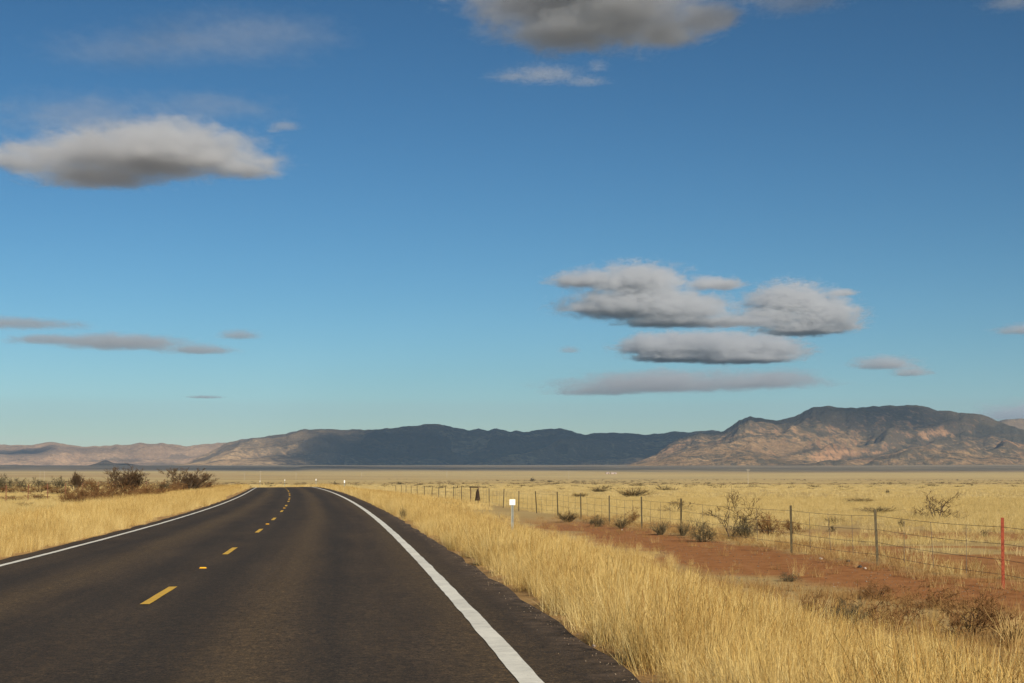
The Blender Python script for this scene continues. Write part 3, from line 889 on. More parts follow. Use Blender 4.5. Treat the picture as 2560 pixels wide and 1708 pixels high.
# rusty, shorter growth between the verge and the bare strip
s, o, x, y = verge_points(11, 80, 6.5, 16.5, 12)
w = fbm(x / 2.2, y / 2.2, 81, 3)
p = np.where(o < 12.5 - 3.0 * smooth(23, 34, s), smooth(-.45, .1, w + (o - 8.0) * .15) * (1 - .8 * dirt_amount(s, o, x, y)), .0) + smooth(13.4, 14.4, o + w) * .75 * (1 - .7 * dirt_amount(s, o, x, y)) + (1 - smooth(17, 24, s)) * .6 * (o > 9) + .13 * (noise2(x / .6, y / .6, 3) > .56)
k = (rng.uniform(0, 1, len(s)) < p) & keep_view(x, y)
scatter('verge_grass', 'short rusty dry growth beside the bare red earth strip', 'grass', short, np.stack([x, y, terrain(x, y)], -1)[k], rng.uniform(.55, 1.15, k.sum()) * .85, m_rust, .2)
# open plain: clumps up to 150 m, then broad ones
def plain_points(d0, d1, n, half=.40):
    d = np.sqrt(rng.uniform(d0 ** 2, d1 ** 2, n))
    a = rng.uniform(-half, half, n)
    return d * np.sin(a), d * np.cos(a)
x, y = plain_points(22, 160, 52000)
s, o = road_coords(x, y)
w = fbm(x / 5, y / 5, 91, 4)
far_d = np.hypot(x, y)
p = np.where(o > 0, smooth(14.2, 15.5, o), smooth(9.5, 12, -o)) * np.where(far_d < 70, smooth(-.35, .15, w) * .95, .75 + .25 * smooth(-.3, .2, w)) * (1 - .92 * dirt_amount(s, o, x, y))
k = rng.uniform(0, 1, len(x)) < p
x, y = x[k], y[k]
scatter('plain_grass', 'knee-high pale dry grass covering the plain near the fences', 'grass', mid_, np.stack([x, y, terrain(x, y)], -1), rng.uniform(.36, .75, len(x)) * (.7 + .6 * noise2(x / 9, y / 9, 92)), m_pale, .15)
x, y = plain_points(150, 1000, 90000)
s, o = road_coords(x, y)
k = ((np.abs(o) > 12) | (y > 360)) & (rng.uniform(0, 1, len(x)) < np.clip(1.05 - np.hypot(x, y) / 1000, 0, 1) ** 1.5 * 1.1)
x, y = x[k], y[k]
scatter('plain_grass', 'pale dry grass spreading over the middle of the plain', 'grass', wide, np.stack([x, y, terrain(x, y)], -1), rng.uniform(.7, 1.35, len(x)), m_pale, .1)
# low brush scattered over the far plain, too small and many to count
m_brush = mat_grass('dark_desert_brush', ((.055, .045, .025), (.085, .068, .035), (.12, .09, .045), (.17, .13, .07)), .1)
brush = [tuft(60, .25, .75, .35, .75, .06, 500 + i, 2, heads=0) for i in range(4)]
x, y = plain_points(300, 2600, 5200)
dens_ = noise2(x / 300, y / 500, 95) * .6 + noise2(x / 60, y / 200, 96) * .4
k = (rng.uniform(0, 1, len(x)) < smooth(.42, .75, dens_)) & ((np.abs(x + .13 * y) > 30) | (y > 500))
x, y = x[k], y[k]
rs = rng.uniform(.5, 1.6, len(x))
scatter('far_brush', 'specks of dark low brush scattered over the far plain', 'brush', brush, np.stack([x, y, terrain(x, y)], -1), np.stack([rs * 1.8, rs * 1.8, rs * .8], -1), m_brush)
# gravel along the right edge of the asphalt
def pebble(seed):
    r = np.random.default_rng(seed)
    v = np.array([(a, b, c_) for c_ in (-.5, .5) for b in (-.5, .5) for a in (-.5, .5)]) * r.uniform(.6, 1.1, (8, 1)) * np.array([1, .8, .6]) * .02 + r.normal(0, .002, (8, 3))
    q = np.array([(0, 2, 3, 1), (4, 5, 7, 6), (0, 1, 5, 4), (1, 3, 7, 5), (3, 2, 6, 7), (2, 0, 4, 6)])
    return v, q, np.full(8, r.uniform(0, 1))
m_gravel = mat_grass('road_gravel', ((.09, .062, .042), (.14, .10, .07), (.20, .15, .105), (.34, .28, .21)), 0.0)
s = 7 + 53 * rng.uniform(0, 1, 2600) ** 1.2
o = 4.30 + np.abs(rng.normal(0, .13, 2600)) * rng.choice([1, -.9], 2600, p=[.7, .3])
on_road = o < 4.28
x, y, zr = at_s(s, o)
zz = np.where(on_road, zr + .004, terrain(x, y))
scatter('gravel', 'small pale gravel lying along the right edge of the asphalt', 'gravel', [pebble(i) for i in range(6)], np.stack([x, y, zz], -1), rng.uniform(.2, .85, len(x)) ** 1.8, m_gravel, .5)
s, o = rng.uniform(20, 75, 5000), rng.uniform(9.5, 14.8, 5000)
x, y, _ = at_s(s, o)
scatter('gravel', 'small stones scattered over the bare red earth strip', 'gravel', [pebble(20 + i) for i in range(6)], np.stack([x, y, terrain(x, y)], -1), rng.uniform(.4, 1.7, len(x)), m_gravel, .5)

# ------------------------------------------------------------------ shrubs
def mat_twig(name, a, b):
    t = NT(name)
    c = t.mix(t.attr('tone'), c4(*a), c4(*b))
    return t.surf(t.n('BsdfDiffuse', {'Color': c}).outputs[0])
m_bark = mat_twig('grey_bark', (.05, .037, .027), (.11, .083, .060))
m_twig = mat_twig('dry_twigs', (.055, .036, .022), (.13, .082, .046))
m_rusty = mat_twig('rusty_twigs', (.11, .056, .024), (.26, .14, .058))
m_dark = mat_twig('dark_sage_twigs', (.060, .051, .031), (.155, .125, .072))
m_straw = mat_twig('straw_stems', (.26, .165, .06), (.50, .36, .16))

def tubes_mesh(name, segs, mat, n=3):
    """segs: (p0, p1, r0, r1, tone) -> one mesh of thin tapering stems"""
    A = np.array([s_[0] for s_ in segs]); B = np.array([s_[1] for s_ in segs])
    r0 = np.array([s_[2] for s_ in segs]); r1 = np.array([s_[3] for s_ in segs]); tn = np.array([s_[4] for s_ in segs])
    d = B - A
    d = d / (np.linalg.norm(d, axis=1, keepdims=True) + 1e-9)
    ref = np.where(np.abs(d[:, 2:3]) < .9, np.array([[0, 0, 1.]]), np.array([[1., 0, 0]]))
    u = np.cross(d, ref); u /= np.linalg.norm(u, axis=1, keepdims=True) + 1e-9
    w = np.cross(d, u)
    ang = np.arange(n) * 2 * np.pi / n
    ring = u[:, None, :] * np.cos(ang)[None, :, None] + w[:, None, :] * np.sin(ang)[None, :, None]
    V = np.concatenate([A[:, None] + ring * r0[:, None, None], B[:, None] + ring * r1[:, None, None]], 1).reshape(-1, 3)
    k = np.arange(len(segs))[:, None] * 2 * n
    F_ = np.concatenate([np.stack([k[:, 0] + i, k[:, 0] + (i + 1) % n, k[:, 0] + n + (i + 1) % n, k[:, 0] + n + i], -1) for i in range(n)])
    me = new_mesh(name, V, F_, mat)
    attr(me, 'tone', np.repeat(tn, 2 * n))
    return me

def branch(r, p, d, length, rad, depth, out, tw, spread, up, kids=(2, 3), wig=.25, steps=3):
    d = d / np.linalg.norm(d)
    pts = [p]
    tone = r.uniform(0, 1)
    for k in range(steps):
        d = d + r.normal(0, wig, 3) * .5 + np.array([0, 0, up])
        d = d / np.linalg.norm(d)
        q = pts[-1] + d * length / steps
        a, b = rad * (1 - .5 * k / steps), rad * (1 - .5 * (k + 1) / steps)
        (out if rad > tw else out_tw(out)).append((pts[-1], q, a, b, tone))
        pts.append(q)
    if depth > 0:
        for j in range(r.integers(kids[0], kids[1] + 1)):
            f = r.uniform(.35, 1.0)
            base = pts[int(round(f * steps))]
            nd = d + r.normal(0, spread, 3)
            branch(r, base, nd, length * r.uniform(.5, .8), max(rad * .58, .0032), depth - 1, out, tw, spread, up, kids, wig, steps if depth > 2 else 2)
_tw = {}
def out_tw(o):
    return _tw.setdefault(id(o), [])
def grow(seed, stems, h, wdt, depth, spread, up, kids, rad, fan=1.0, wig=.25):
    r = np.random.default_rng(seed)
    main = []
    tw = _tw[id(main)] = []
    for i in range(stems):
        a = 2 * math.pi * (i + r.uniform(0, .6)) / stems
        fl = r.uniform(.15, 1) * fan
        d = np.array([math.cos(a) * fl, math.sin(a) * fl, 1.0])
        branch(r, np.array([math.cos(a) * .06, math.sin(a) * .06, -.03]), d, .5 * r.uniform(.7, 1.1), rad * r.uniform(.7, 1.1), depth, main, rad * .30, spread, up, kids, wig)
    allp = np.array([s_[1] for s_ in main + tw])
    zx = np.percentile(allp[:, 2], 99.5)
    wx = np.percentile(np.abs(allp[:, :2]).max(1), 98) * 2
    k = np.array([wdt / wx, wdt / wx, h / zx])
    kk = (k[0] * k[2]) ** .5
    sc1 = lambda L_: [(a * k, b * k, c_ * kk, d_ * kk, t_) for a, b, c_, d_, t_ in L_]
    return sc1(main), sc1(tw)
KINDS = {}
def kind(k):
    if k in KINDS:
        return KINDS[k]
    if k == 'bare':
        g = [grow(10 + i, 6, 1, 1, 5, .50, .05, (2, 3), .0125, .75, .3) for i in range(2)]; ms = (m_bark, m_twig)
    elif k == 'spread':
        g = [grow(20 + i, 6, 1, 1, 5, .60, .0, (2, 3), .014, 1.3, .4) for i in range(2)]; ms = (m_bark, m_twig)
    elif k == 'upright':
        g = [grow(30 + i, 10, 1, 1, 5, .36, .10, (3, 4), .016, .6) for i in range(2)]; ms = (m_bark, m_twig)
    elif k == 'rusty':
        g = [grow(40 + i, 9, 1, 1, 5, .70, .02, (3, 3), .018, 1.2, .35) for i in range(3)]; ms = (m_twig, m_rusty)
    elif k == 'dark':
        g = [grow(50 + i, 9, 1, 1, 5, .85, .0, (3, 3), .018, 1.2, .4) for i in range(3)]; ms = (m_dark, m_dark)
    elif k == 'tumble':
        g = [grow(60 + i, 12, 1, 1, 5, 1.0, -.06, (2, 3), .012, 1.5, .5) for i in range(2)]; ms = (m_rusty, m_rusty)
    elif k == 'rush':
        g = [grow(70 + i, 60, 1, 1, 2, .28, .02, (2, 3), .011, .8, .2) for i in range(2)]; ms = (m_dark, m_straw)
    else:
        g = [grow(80 + i, 40, 1, 1, 1, .16, .03, (1, 2), .010, .32, .12) for i in range(2)]; ms = (m_straw, m_straw)
    KINDS[k] = [(tubes_mesh('stems', a or b[:3], ms[0]), tubes_mesh('crown', b or a[:3], ms[1])) for a, b in g]
    return KINDS[k]
NSH = [0]
NAMES = {'bare': ('bare_shrub', 'shrub'), 'spread': ('bare_shrub', 'shrub'), 'upright': ('bare_shrub', 'shrub'), 'rusty': ('rusty_shrub', 'shrub'), 'dark': ('dark_shrub', 'shrub'),
         'tumble': ('tumbleweed', 'tumbleweed'), 'rush': ('brush_clump', 'brush'), 'straw': ('grass_clump', 'grass clump')}
def shrub(k, label, px, py, hpx, wpx, dist=None, lift=0.0, deep=1.0):
    """a shrub rooted at a pixel's ground point (or at a distance), as tall and wide as the photograph shows it"""
    if dist is None:
        x, y, z = ground_at(px, py)
    else:
        y = dist; x = px_x(px, y, 0); z = tz(x, y)
    h, w = hpx * y / F, wpx * y / F
    i = NSH[0]; NSH[0] += 1
    nm, cat = NAMES[k]
    o = thing(nm, label, cat, (x, y, z + lift), 0, {'bare': 'bare desert shrubs', 'spread': 'bare desert shrubs', 'upright': 'bare desert shrubs'}.get(k, 'desert scrub plants'))
    a, b = kind(k)[i % len(kind(k))]
    for nmp, me_ in (('stems', a), ('crown', b)):
        c_ = obj(nmp, me_, o)
    o.scale = (w, w * deep, h)
    o.rotation_euler = (0, 0, (i * 2.4) % 6.28)
    if deep != 1.0:
        o.rotation_euler = (0, 0, 0)
    return o
SH = [
 # right of the road, near to far
 ('tumble', 'big dark tangled bush in the lower right corner, nearest the camera on the bare strip', 2235, 1580, 95, 190),
 ('rusty', 'rusty twiggy bush at the right edge, in front of the red fence post', 2420, 1600, 90, 210),
 ('dark', 'grey-green low bush between the dark tangled bush and the tall grass', 2110, 1572, 60, 110),
 ('rusty', 'small rust-brown bush left of the grey-green low bush', 2030, 1560, 62, 120),
 ('dark', 'small round dark bush standing alone in the golden verge grass', 1730, 1545, 52, 80),
 ('tumble', 'tan tangle of dry stems on the red earth left of the red fence post', 2340, 1520, 50, 190),
 ('straw', 'tall pale clump of grass stems at the right edge of the view', 2530, 1620, 84, 90),
 ('straw', 'loose pale clump of grass stems just left of the rust-brown bush', 1965, 1600, 90, 90),
 ('rusty', 'low red-brown bush behind the dark tangled bush, below the second fence post', 2190, 1500, 35, 120),
 ('dark', 'low green-grey weed at the near edge of the red strip', 1975, 1455, 18, 60),
 ('bare', 'tall bare many-stemmed shrub behind the right fence, tallest on that side', 1832, 1345, 112, 140),
 ('dark', 'dark grey bush at the foot of the tall bare shrub', 1862, 1350, 55, 75),
 ('dark', 'grey-green bush with a dark base left of the tall bare shrub', 1757, 1356, 55, 85),
 ('rusty', 'brown twiggy bush right of the tall bare shrub, before the next fence post', 1925, 1346, 60, 90),
 ('rush', 'small dark weed at the foot of a fence post left of the grey-green bush', 1708, 1340, 40, 50),
 ('rush', 'stiff dry weed on the fence line left of the small dark weed', 1652, 1338, 38, 60),
 ('rush', 'dark little bush where the red strip ends, second from its tip', 1552, 1322, 34, 60),
 ('dark', 'dark little bush at the tip of the red strip', 1492, 1318, 28, 58),
 ('rush', 'greyish weeds on the fence line beyond the tip of the red strip', 1420, 1306, 30, 80),
 ('bare', 'low bare bush just beyond the fence, left of the tall bare shrub', 1690, 1284, 34, 95),
 ('spread', 'wide low bare bush alone on the plain beyond the red fence post', 2345, 1298, 66, 140),
 ('rush', 'flat reddish brush patch in front of the wide low bare bush, to its left', 2195, 1284, 18, 120),
 ('rush', 'flat dark brush patch on the plain beyond the third fence post', 2150, 1258, 15, 95),
 ('dark', 'small dark round bush far out above the flat dark brush patch', 2218, 1234, 10, 14),
 ('rush', 'broad dark clump of coarse grass behind the fence, left of centre of the plain', 1580, 1245, 26, 120),
 ('rush', 'smaller dark clump of coarse grass further left behind the fence', 1497, 1232, 14, 60),
 ('rush', 'faint reddish clump of coarse grass behind the fence near the white sign', 1450, 1245, 14, 60),
 ('rush', 'thin flat dark brush streak far behind the broad clump', 1665, 1226, 6, 70),
 ('dark', 'dark weed behind the fence between the two posts left of the red one', 2080, 1330, 18, 25),
 ('dark', 'low dark weed in the dry grass right of the second fence post', 2255, 1320, 24, 22),
 ('dark', 'dark weed in the dry grass left of the red fence post', 2462, 1342, 18, 30),
 ('rusty', 'rusty low bush beyond the fence right of the brown twiggy bush', 1985, 1335, 34, 70),
 ('rush', 'dry weeds with dark stems in the grass beyond the third fence post', 2080, 1312, 22, 60),
 ('dark', 'lone dark round bush far out on the plain at the right', 2430, 1215, 6, 9),
 ('dark', 'dark round bush far out on the plain above the white sign', 1331, 1204, 10, 22),
 ('dark', 'smaller bush just right of the dark round bush above the white sign', 1374, 1206, 5, 14),
 ('dark', 'dark low bush on the plain beyond the far end of the right fence', 1000, 1212, 8, 26),
 ('dark', 'upright dark bush between the two right-hand white road markers', 837, 1212, 11, 8),
 ('rush', 'dead dark weed standing at the asphalt edge in the right verge', 1008, 1302, 36, 24),
 ('rush', 'rusty weed patch in the verge left of the white sign', 1130, 1268, 14, 90),
 # left of the road
]
SHL = [
 ('upright', 'tallest left-hand shrub, bare upright stems standing above the others', 325, 1228, 66, 118, 135),
 ('upright', 'bushy bare shrub nearest the road on the left, last before open grass', 470, 1222, 56, 100, 150),
 ('rusty', 'red-brown shrub between the two tallest left-hand shrubs', 385, 1236, 46, 80, 118),
 ('rusty', 'orange-brown shrub at the foot of the tallest left-hand shrub', 340, 1238, 34, 60, 112),
 ('rusty', 'dense brown shrub left of the tallest left-hand shrub', 262, 1240, 46, 76, 112),
 ('rusty', 'dark reddish shrub standing where the left fence meets the brush', 210, 1242, 48, 60, 108),
 ('rusty', 'brown low shrub right of the last clear left fence post', 168, 1240, 26, 40, 112),
 ('rusty', 'small rusty bush right of the red-brown shrub beside a fence post', 432, 1226, 26, 40, 140),
 ('rusty', 'low brown bush right of the bushy bare shrub', 525, 1214, 22, 46, 180),
 ('rusty', 'low rusty bush between the open grass and the bushy bare shrub', 560, 1211, 12, 50, 210),
 ('dark', 'dark distant shrub behind the leftmost fence post', 12, 1222, 36, 60, 190),
 ('dark', 'dark distant shrub between the first two left fence posts', 52, 1214, 24, 50, 230),
 ('dark', 'dark distant shrub right of the second left fence post', 100, 1212, 24, 60, 240),
 ('dark', 'dark distant shrub behind the third left fence post', 150, 1214, 28, 50, 225),
 ('upright', 'thin bare shrub rising behind the dark reddish shrub', 188, 1220, 44, 44, 170),
 ('rusty', 'brown distant shrub behind the dense brown shrub', 235, 1216, 30, 60, 200),
 ('rush', 'low grey brush patch below the first left fence posts', 60, 1236, 14, 60, 95),
 ('rush', 'low brown brush patch left of the dark low shrub', 118, 1246, 12, 60, 88),
 ('rusty', 'low reddish growth in the left grass below the second fence post', 95, 1268, 14, 70, 66),
 ('rusty', 'brown bush in front of the dark reddish shrub, at the edge of the grass', 190, 1246, 32, 60, 100),
 ('rusty', 'brown bush between the dark reddish and the dense brown shrub', 232, 1238, 46, 50, 114),
 ('rusty', 'small brown bush below the rusty bush in the gap', 318, 1244, 24, 60, 104),
 ('rusty', 'low rusty scrub below the dark distant shrub of the third left post', 146, 1226, 22, 60, 150),
 ('rusty', 'low rusty scrub behind the wires between the first two left posts', 48, 1222, 18, 70, 160),
 ('rusty', 'low rusty scrub behind the wires between the second and third left posts', 98, 1220, 18, 60, 170),
 ('rusty', 'low rusty scrub meeting the left edge of the view', 0, 1224, 24, 60, 150),
 ('rusty', 'rusty bush filling the gap left of the orange-brown shrub', 300, 1240, 40, 70, 110),
 ('rusty', 'brown twiggy bush under the right side of the tallest left-hand shrub', 362, 1234, 36, 60, 122),
 ('rusty', 'low rusty bush in front of the dense brown shrub', 240, 1246, 30, 70, 102),
 ('rusty', 'low brown bush in the grass below the red-brown shrub', 400, 1240, 24, 60, 112),
 ('rusty', 'rusty bush against the right side of the bushy bare shrub', 500, 1220, 34, 50, 155),
 ('rusty', 'rusty bush against the left side of the bushy bare shrub', 446, 1224, 38, 46, 148),
 ('rusty', 'brown distant shrub between the dense brown shrub and the tallest one', 285, 1216, 30, 56, 200),
 ('dark', 'dark distant shrub cut by the left edge of the view', -8, 1218, 40, 50, 200),
 ('dark', 'dark distant shrub behind the red-brown shrub', 415, 1212, 22, 60, 230),
 ('rusty', 'small reddish bush in the dry grass between the second and third left posts', 92, 1230, 18, 50, 120),
 ('rusty', 'small reddish bush in the dry grass left of the second left post', 36, 1232, 16, 46, 112),
 ('dark', 'dark distant brush beyond the shrubs near the road on the left', 600, 1206, 6, 60, 420),
]
for k, lb, px, py, hp, wp in SH:
    shrub(k, lb, px, py, hp * (1.25 if py > 1440 else 1.05), wp * (1.2 if py > 1440 else 1.05))
for k, lb, px, py, hp, wp, d in SHL:
    shrub(k, lb, px, py, hp * (1.05 if k == 'rusty' else 1.15), wp * (1.85 if k == 'rusty' else 1.15), d)

# ------------------------------------------------------------------ fences
m_steel = simple('weathered_green_steel', (.075, .058, .028), .7, .3, 20)
m_rust = simple('rusty_steel', (.20, .085, .045), .8, .3, 20)
m_red = simple('faded_red_paint', (.23, .040, .014), .7, .3, 9)
m_wire = simple('dull_wire', (.13, .105, .075), .5, .2, 20, .4)
m_wood = simple('grey_weathered_wood', (.15, .10, .055), .9, .35, 6)
m_black = simple('dark_hanging_cover', (.035, .020, .012), .9, .3, 8)

def post_mesh(h, mat, name='post', w=.062):
    mb = MB()                      # a T-section steel post with studs and an anchor plate just in the ground
    mb.box((0, 0, h / 2 - .1), (w, .008, h + .2))
    mb.box((0, .024, h / 2 - .1), (.008, .040, h + .2))
    for k in range(9):
        mb.box((0, -.007, .2 + k * (h - .3) / 8), (.022, .010, .018))
    return mb.mesh(name, mat)
def fence_s(px, off, s0=14, s1=300):
    s = np.arange(s0, s1, .1)
    x, y, _ = at_s(s, off)
    q = CX + F * x / (y * cp + (-2.1) * sp)
    return float(s[np.argmin(np.abs(q - px))])
def build_fence(label, off, svals, h, specials, wires, side, stays, mat):
    f = thing('wire_fence', label, 'fence')
    pm = post_mesh(h, mat)
    tops = []
    for i, s in enumerate(svals):
        x, y, _ = at_s(s, off)
        z = tz(float(x), float(y))
        r = random.Random(i * 7 + int(abs(off)))
        sp_ = specials.get(i)
        if sp_ == 'red':
            p = obj('post', post_mesh(h + .03, m_red, w=.06), f, (float(x), float(y), z))
            p['label'] = 'red painted post'
        else:
            p = obj('post', pm, f, (float(x), float(y), z))
        p.rotation_euler = (r.gauss(0, .025), r.gauss(0, .03), r.uniform(-.4, .4))
        tops.append((float(x), float(y), z))
    for hw in wires:
        sg_ = []
        for a, b in zip(tops[:-1], tops[1:]):
            n = 6
            for k in range(n):
                q = []
                for u in (k / n, (k + 1) / n):
                    q.append(np.array([a[0] + (b[0] - a[0]) * u, a[1] + (b[1] - a[1]) * u, a[2] + (b[2] - a[2]) * u + hw - .035 * 4 * u * (1 - u)]))
                sg_.append((q[0], q[1], .0042, .0042, .5))
        obj('wire', tubes_mesh('wire', sg_, m_wire, 4), f)
    for i, (a, b) in enumerate(zip(tops[:-1], tops[1:])):
        if i > stays:
            break
        for u in (.25, .5, .75):
            mb = MB()
            p = [a[k] + (b[k] - a[k]) * u for k in range(3)]
            lo, hi = wires[-1] - .06, wires[0] + .01
            sag = .03 * 4 * u * (1 - u)
            rr = random.Random(i * 3 + u)
            mb.tube((0, 0, lo - sag), (rr.gauss(0, .02), rr.gauss(0, .02), hi - sag), .0065, .0055, 5)
            mb.build('stay', m_wire, f, (p[0], p[1], p[2]))
    return f, tops
OFFR = 14.3
PXR = [2507, 2195, 1979, 1703, 1605, 1523, 1452.6, 1394.7, 1342, 1297, 1258, 1223, 1194.7, 1176, 1154, 1133.6, 1114.5, 1097, 1079, 1061, 1043.6, 1027.7, 1015, 1003, 990]
sv = [fence_s(p, OFFR) for p in PXR]
sv = [sv[0] - 14.6, sv[0] - 7.3] + sv
for i in range(3, len(sv)):
    sv[i] = max(sv[i], sv[i - 1] + 2.0)
HF = 1.27
fr, tops = build_fence('wire stock fence with thin steel posts and one red post along the right side', OFFR, sv, HF, {2: 'red'}, (1.13, .82, .53, .26), 1, 16, m_steel)
# wooden brace: two stout posts under a top rail, with a dark cover hung on the nearer one
ia, ib = 14, 15
a, b = tops[ia], tops[ib]
for p in (a, b):
    mb = MB(); mb.tube((0, 0, -.2), (0, 0, 1.36), .055, .05, 8)
    obj('brace_post', mb.mesh('brace_post', m_wood), fr, (p[0] + .02, p[1], p[2]))
mb = MB(); mb.tube((a[0] + .09, a[1] - .02, a[2] + 1.33), (b[0] - .06, b[1], b[2] + 1.33), .05, .05, 8)
mb.build('brace_rail', m_wood, fr)
mb = MB()
for k, (z0, z1, r0, r1) in enumerate(((1.18, 1.0, .05, .12), (1.0, .62, .12, .17), (.62, .30, .17, .22))):
    mb.tube((0, 0, z0), (0, 0, z1), r0, r1, 9, cap=(k != 2))
cv = mb.build('dark_cover', m_black, None, (a[0] - .02, a[1] - .16, a[2]))
tag(cv, 'dark tapering cover hanging on the wooden brace post of the right fence', 'cover')
# left fence
PXL = [-120, -50, 14, 69, 119, 164, 204, 244, 285, 325, 370, 415, 440]
OFFL = -18.2
svl = [fence_s(p, OFFL, 40, 260) for p in PXL]
for i in range(1, len(svl)):
    svl[i] = max(svl[i], svl[i - 1] + 2.5)
build_fence('low wire fence with rusty posts among the shrubs on the left', OFFL, svl, 1.25, {}, (1.1, .8, .5, .25), -1, -1, m_rust)
# tumbleweed caught in the right fence
s_ = fence_s(1584, OFFR)
x, y, _ = at_s(s_, OFFR - .35)
o = shrub('tumble', 'brown ball of tumbleweed caught in the wires of the right fence', 1584, 1290, 34, 48, float(y), lift=.30)

# ------------------------------------------------------------------ roadside sign and markers
m_galv = simple('galvanised_steel', (.30, .31, .27), .45, .2, 10, .5)
m_sign = simple('white_reflective_sheet', (.86, .86, .82), .5, .03, 3)
m_print = simple('faded_grey_print', (.58, .58, .55), .6, .1, 12)
def u_post(h, w=.075, d=.03, name='post'):
    mb = MB()
    mb.box((0, 0, h / 2 - .15), (w * .42, .005, h + .3))
    mb.box((-w * .26, -d / 2 + .003, h / 2 - .15), (.005, d, h + .3))
    mb.box((w * .26, -d / 2 + .003, h / 2 - .15), (.005, d, h + .3))
    mb.box((-w * .39, -d + .003, h / 2 - .15), (w * .24, .005, h + .3))
    mb.box((w * .39, -d + .003, h / 2 - .15), (w * .24, .005, h + .3))
    return mb
Y = 48.0
x = px_x(1281, Y, 0); z = tz(x, Y)
ztop = py_z(1248.5, Y)
t_ = thing('roadside_marker', 'small square white sign on a grey steel post in the right verge', 'sign', (x, Y, z))
u_post(ztop - z - .03).build('post', m_galv, t_)
wv = 14.2 * Y / F
mb = MB(); mb.box((0, -.036, ztop - z - wv / 2), (wv, .003, wv))
pl_ = mb.build('plate', m_sign, t_)
cu = []
for k in range(14):            # the faint rounded mark on the plate
    a, b = 2 * math.pi * k / 14, 2 * math.pi * (k + 1) / 14
    cu.append((np.array([math.cos(a) * .018, 0, math.sin(a) * .034]), np.array([math.cos(b) * .018, 0, math.sin(b) * .034]), .0045, .0045, .5))
me = tubes_mesh('printed_mark', cu, m_print, 4)
o = obj('printed_mark', me, pl_, (0, -.0405, ztop - z - wv / 2)); o.scale = (1, .35, 1)

DL = [('white road marker post nearest on the right of the bend', 861, 1201, 150), ('second white road marker post, at the top of the bend', 790, 1197.5, 232),
      ('third white road marker post, small beyond the crest', 712, 1199, 300), ('farthest white road marker post, left of the crest beyond the road', 650, 1202, 345)]
for lb, px, ytop, Y in DL:
    x = px_x(px, Y, 0); z = tz(x, Y)
    zt = max(py_z(ytop, Y), z + 1.0)
    t_ = thing('delineator', lb, 'marker post', (x, Y, z), 0, 'white markers round the bend')
    mb = MB(); mb.box((0, 0, (zt - z) / 2 - .1), (.075, .02, zt - z + .2)); mb.build('post', m_galv, t_)
    mb = MB(); mb.box((0, -.016, zt - z - .12), (.11, .008, .24)); mb.build('reflector_plate', m_sign, t_)

# ------------------------------------------------------------------ utility poles and buildings far out on the plain
m_pole = simple('pale_weathered_pole', (.42, .36, .28), .85, .15, 4)
UP = [('utility pole standing nearest on the right-hand plain, thinnest and tallest', 1870, 1173, 1216, None), ('utility pole on the plain right of centre, against the dark mountain', 1422, 1177, 1190, None),
      ('utility pole on the plain above the far end of the right fence', 1117, 1177, 1188, None), ('utility pole right of the bend, between the sign and the road crest', 904, 1181, 1192, None),
      ('faint utility pole above the nearest white road marker', 853, 1181, 1189, None), ('utility pole straight above the crest of the road', 740, 1182, 1200, None),
      ('utility pole at the left end of the crest, next to the farthest marker', 651, 1178, 1202, None), ('small utility pole left of the crest above the left verge', 611, 1184, 1202, None),
      ('pale pole far off at the left between two fence posts, left one of a pair', 100, 1178, 1196, None), ('pale pole far off at the left between two fence posts, right one of a pair', 111, 1178, 1196, None)]
for i, (lb, px, yt, yb, _) in enumerate(UP):
    H = 9.5
    Y = H / (yb - yt) * F
    x = px_x(px, Y, 0); z = tz(x, Y)
    top = py_z(yt, Y)
    h = max(top - z, 6.0)
    t_ = thing('utility_pole', lb, 'utility pole', (x, Y, z), .35, 'utility poles crossing the plain')
    r_ = .14 * max(1, Y / 2200)
    mb = MB(); mb.tube((0, 0, -.5), (0, 0, h), r_ * 1.15, r_ * .8, 8); mb.build('pole', m_pole, t_)
    mb = MB(); mb.box((0, -r_ - .06, h - .55), (2.0, .12, .14 * max(1, Y / 2500))); 
    for q in (-.9, .9, .45):
        mb.tube((q, -r_ - .06, h - .48), (q, -r_ - .06, h - .25), .05, .04, 6)
    mb.build('crossarm', m_pole, t_)
m_wall = simple('pale_plaster', (.42, .33, .28), .9, .1, .5)
m_roof = simple('sheet_roof', (.40, .32, .28), .7, .15, .5)
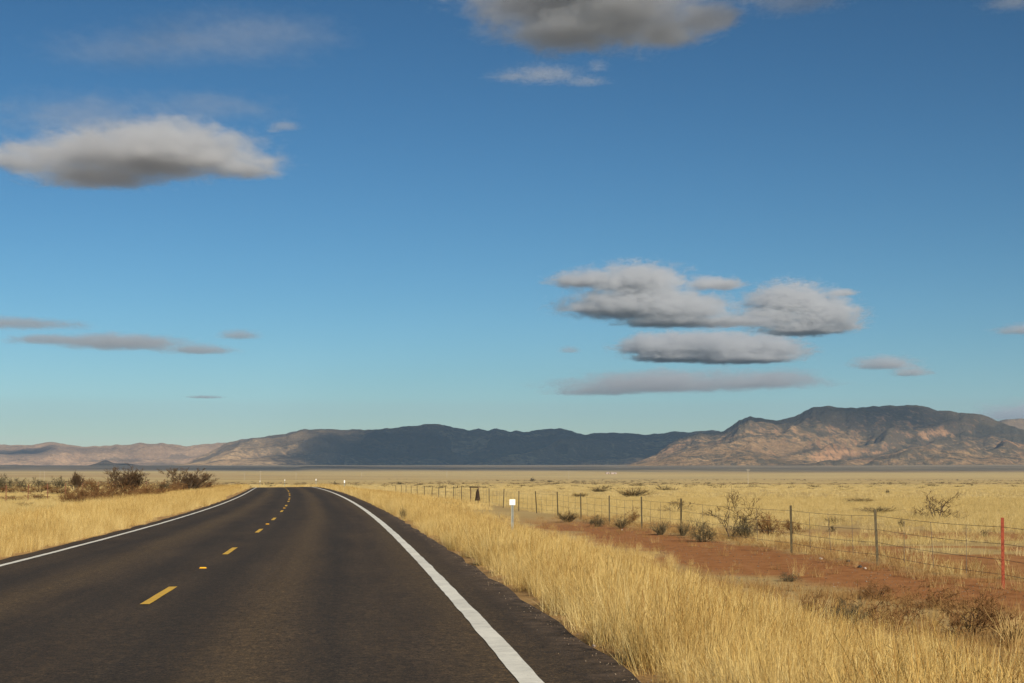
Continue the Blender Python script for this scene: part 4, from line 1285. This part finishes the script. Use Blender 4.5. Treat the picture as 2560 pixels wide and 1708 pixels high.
for lb, px, w_, Y in (('larger of two pale ranch sheds far out on the plain', 1534, 16, 4300), ('smaller of two pale ranch sheds far out on the plain', 1519, 9, 4350)):
    x = px_x(px, Y, 0); z = tz(x, Y)
    t_ = thing('ranch_shed', lb, 'shed', (x, Y, z), .2, 'pale sheds far out on the plain')
    mb = MB(); mb.box((0, 0, 1.4), (w_ * .96, 6, 3.2)); mb.build('wall', m_wall, t_)
    b = bmesh.new()
    vv_ = [b.verts.new(p) for p in ((-w_ / 2, -3.4, 3.0), (w_ / 2, -3.4, 3.0), (w_ / 2, 3.4, 3.0), (-w_ / 2, 3.4, 3.0), (-w_ / 2, 0, 4.6), (w_ / 2, 0, 4.6))]
    for q in ((0, 1, 5, 4), (2, 3, 4, 5), (0, 4, 3), (1, 2, 5), (3, 2, 1, 0)):
        b.faces.new([vv_[i] for i in q])
    me = bpy.data.meshes.new('roof'); b.to_mesh(me); b.free(); me.materials.append(m_roof)
    obj('roof', me, t_)
    mb = MB(); mb.box((w_ * .15, -3.03, 1.1), (2.4, .06, 2.2)); mb.build('door', m_black, t_)

# ------------------------------------------------------------------ loose rocks
m_rock = simple('pale_limestone', (.46, .38, .31), .9, .3, 14, 0, .5)
m_rockd = simple('dark_basalt', (.06, .055, .05), .9, .3, 14, 0, .5)
RK = [('pale round stone at the edge of the asphalt under the right verge grass', 1485, 1622, 13, m_rock), ('white stone on the far edge of the red strip near its tip', 1555, 1326, 6, m_rock),
      ('white stone on the red earth beside the second fence post', 2163, 1424, 9, m_rock), ('dark stone left of the second fence post', 2120, 1406, 12, m_rockd),
      ('long pale stone along the red strip before the second fence post', 2052, 1399, 10, m_rock), ('dark flat stone next to the white one by the second fence post', 2150, 1420, 13, m_rockd),
      ('pale stone in the bare patch behind the fence, beyond the third post', 2042, 1360, 8, m_rock)]
for i, (lb, px, py, wpx, m) in enumerate(RK):
    x, y, z = ground_at(px, py)
    w_ = wpx * y / F
    b = bmesh.new()
    bmesh.ops.create_icosphere(b, subdivisions=2, radius=.5)
    r = random.Random(i)
    for v in b.verts:
        k = 1 + .25 * (noise2(np.array([v.co.x * 3 + i * 5]), np.array([v.co.y * 3 + v.co.z * 4]), i)[0] - .5) * 2
        v.co = Vector((v.co.x * k * w_, v.co.y * k * w_ * .8, v.co.z * k * w_ * .65))
    me = bpy.data.meshes.new('rock'); b.to_mesh(me); b.free(); me.materials.append(m)
    o = obj('rock', me, None, (x, y, z + w_ * .18))
    o.rotation_euler = (r.uniform(-.2, .2), r.uniform(-.2, .2), r.uniform(0, 6))
    tag(o, lb, 'rock', 'loose stones by the road and fence')
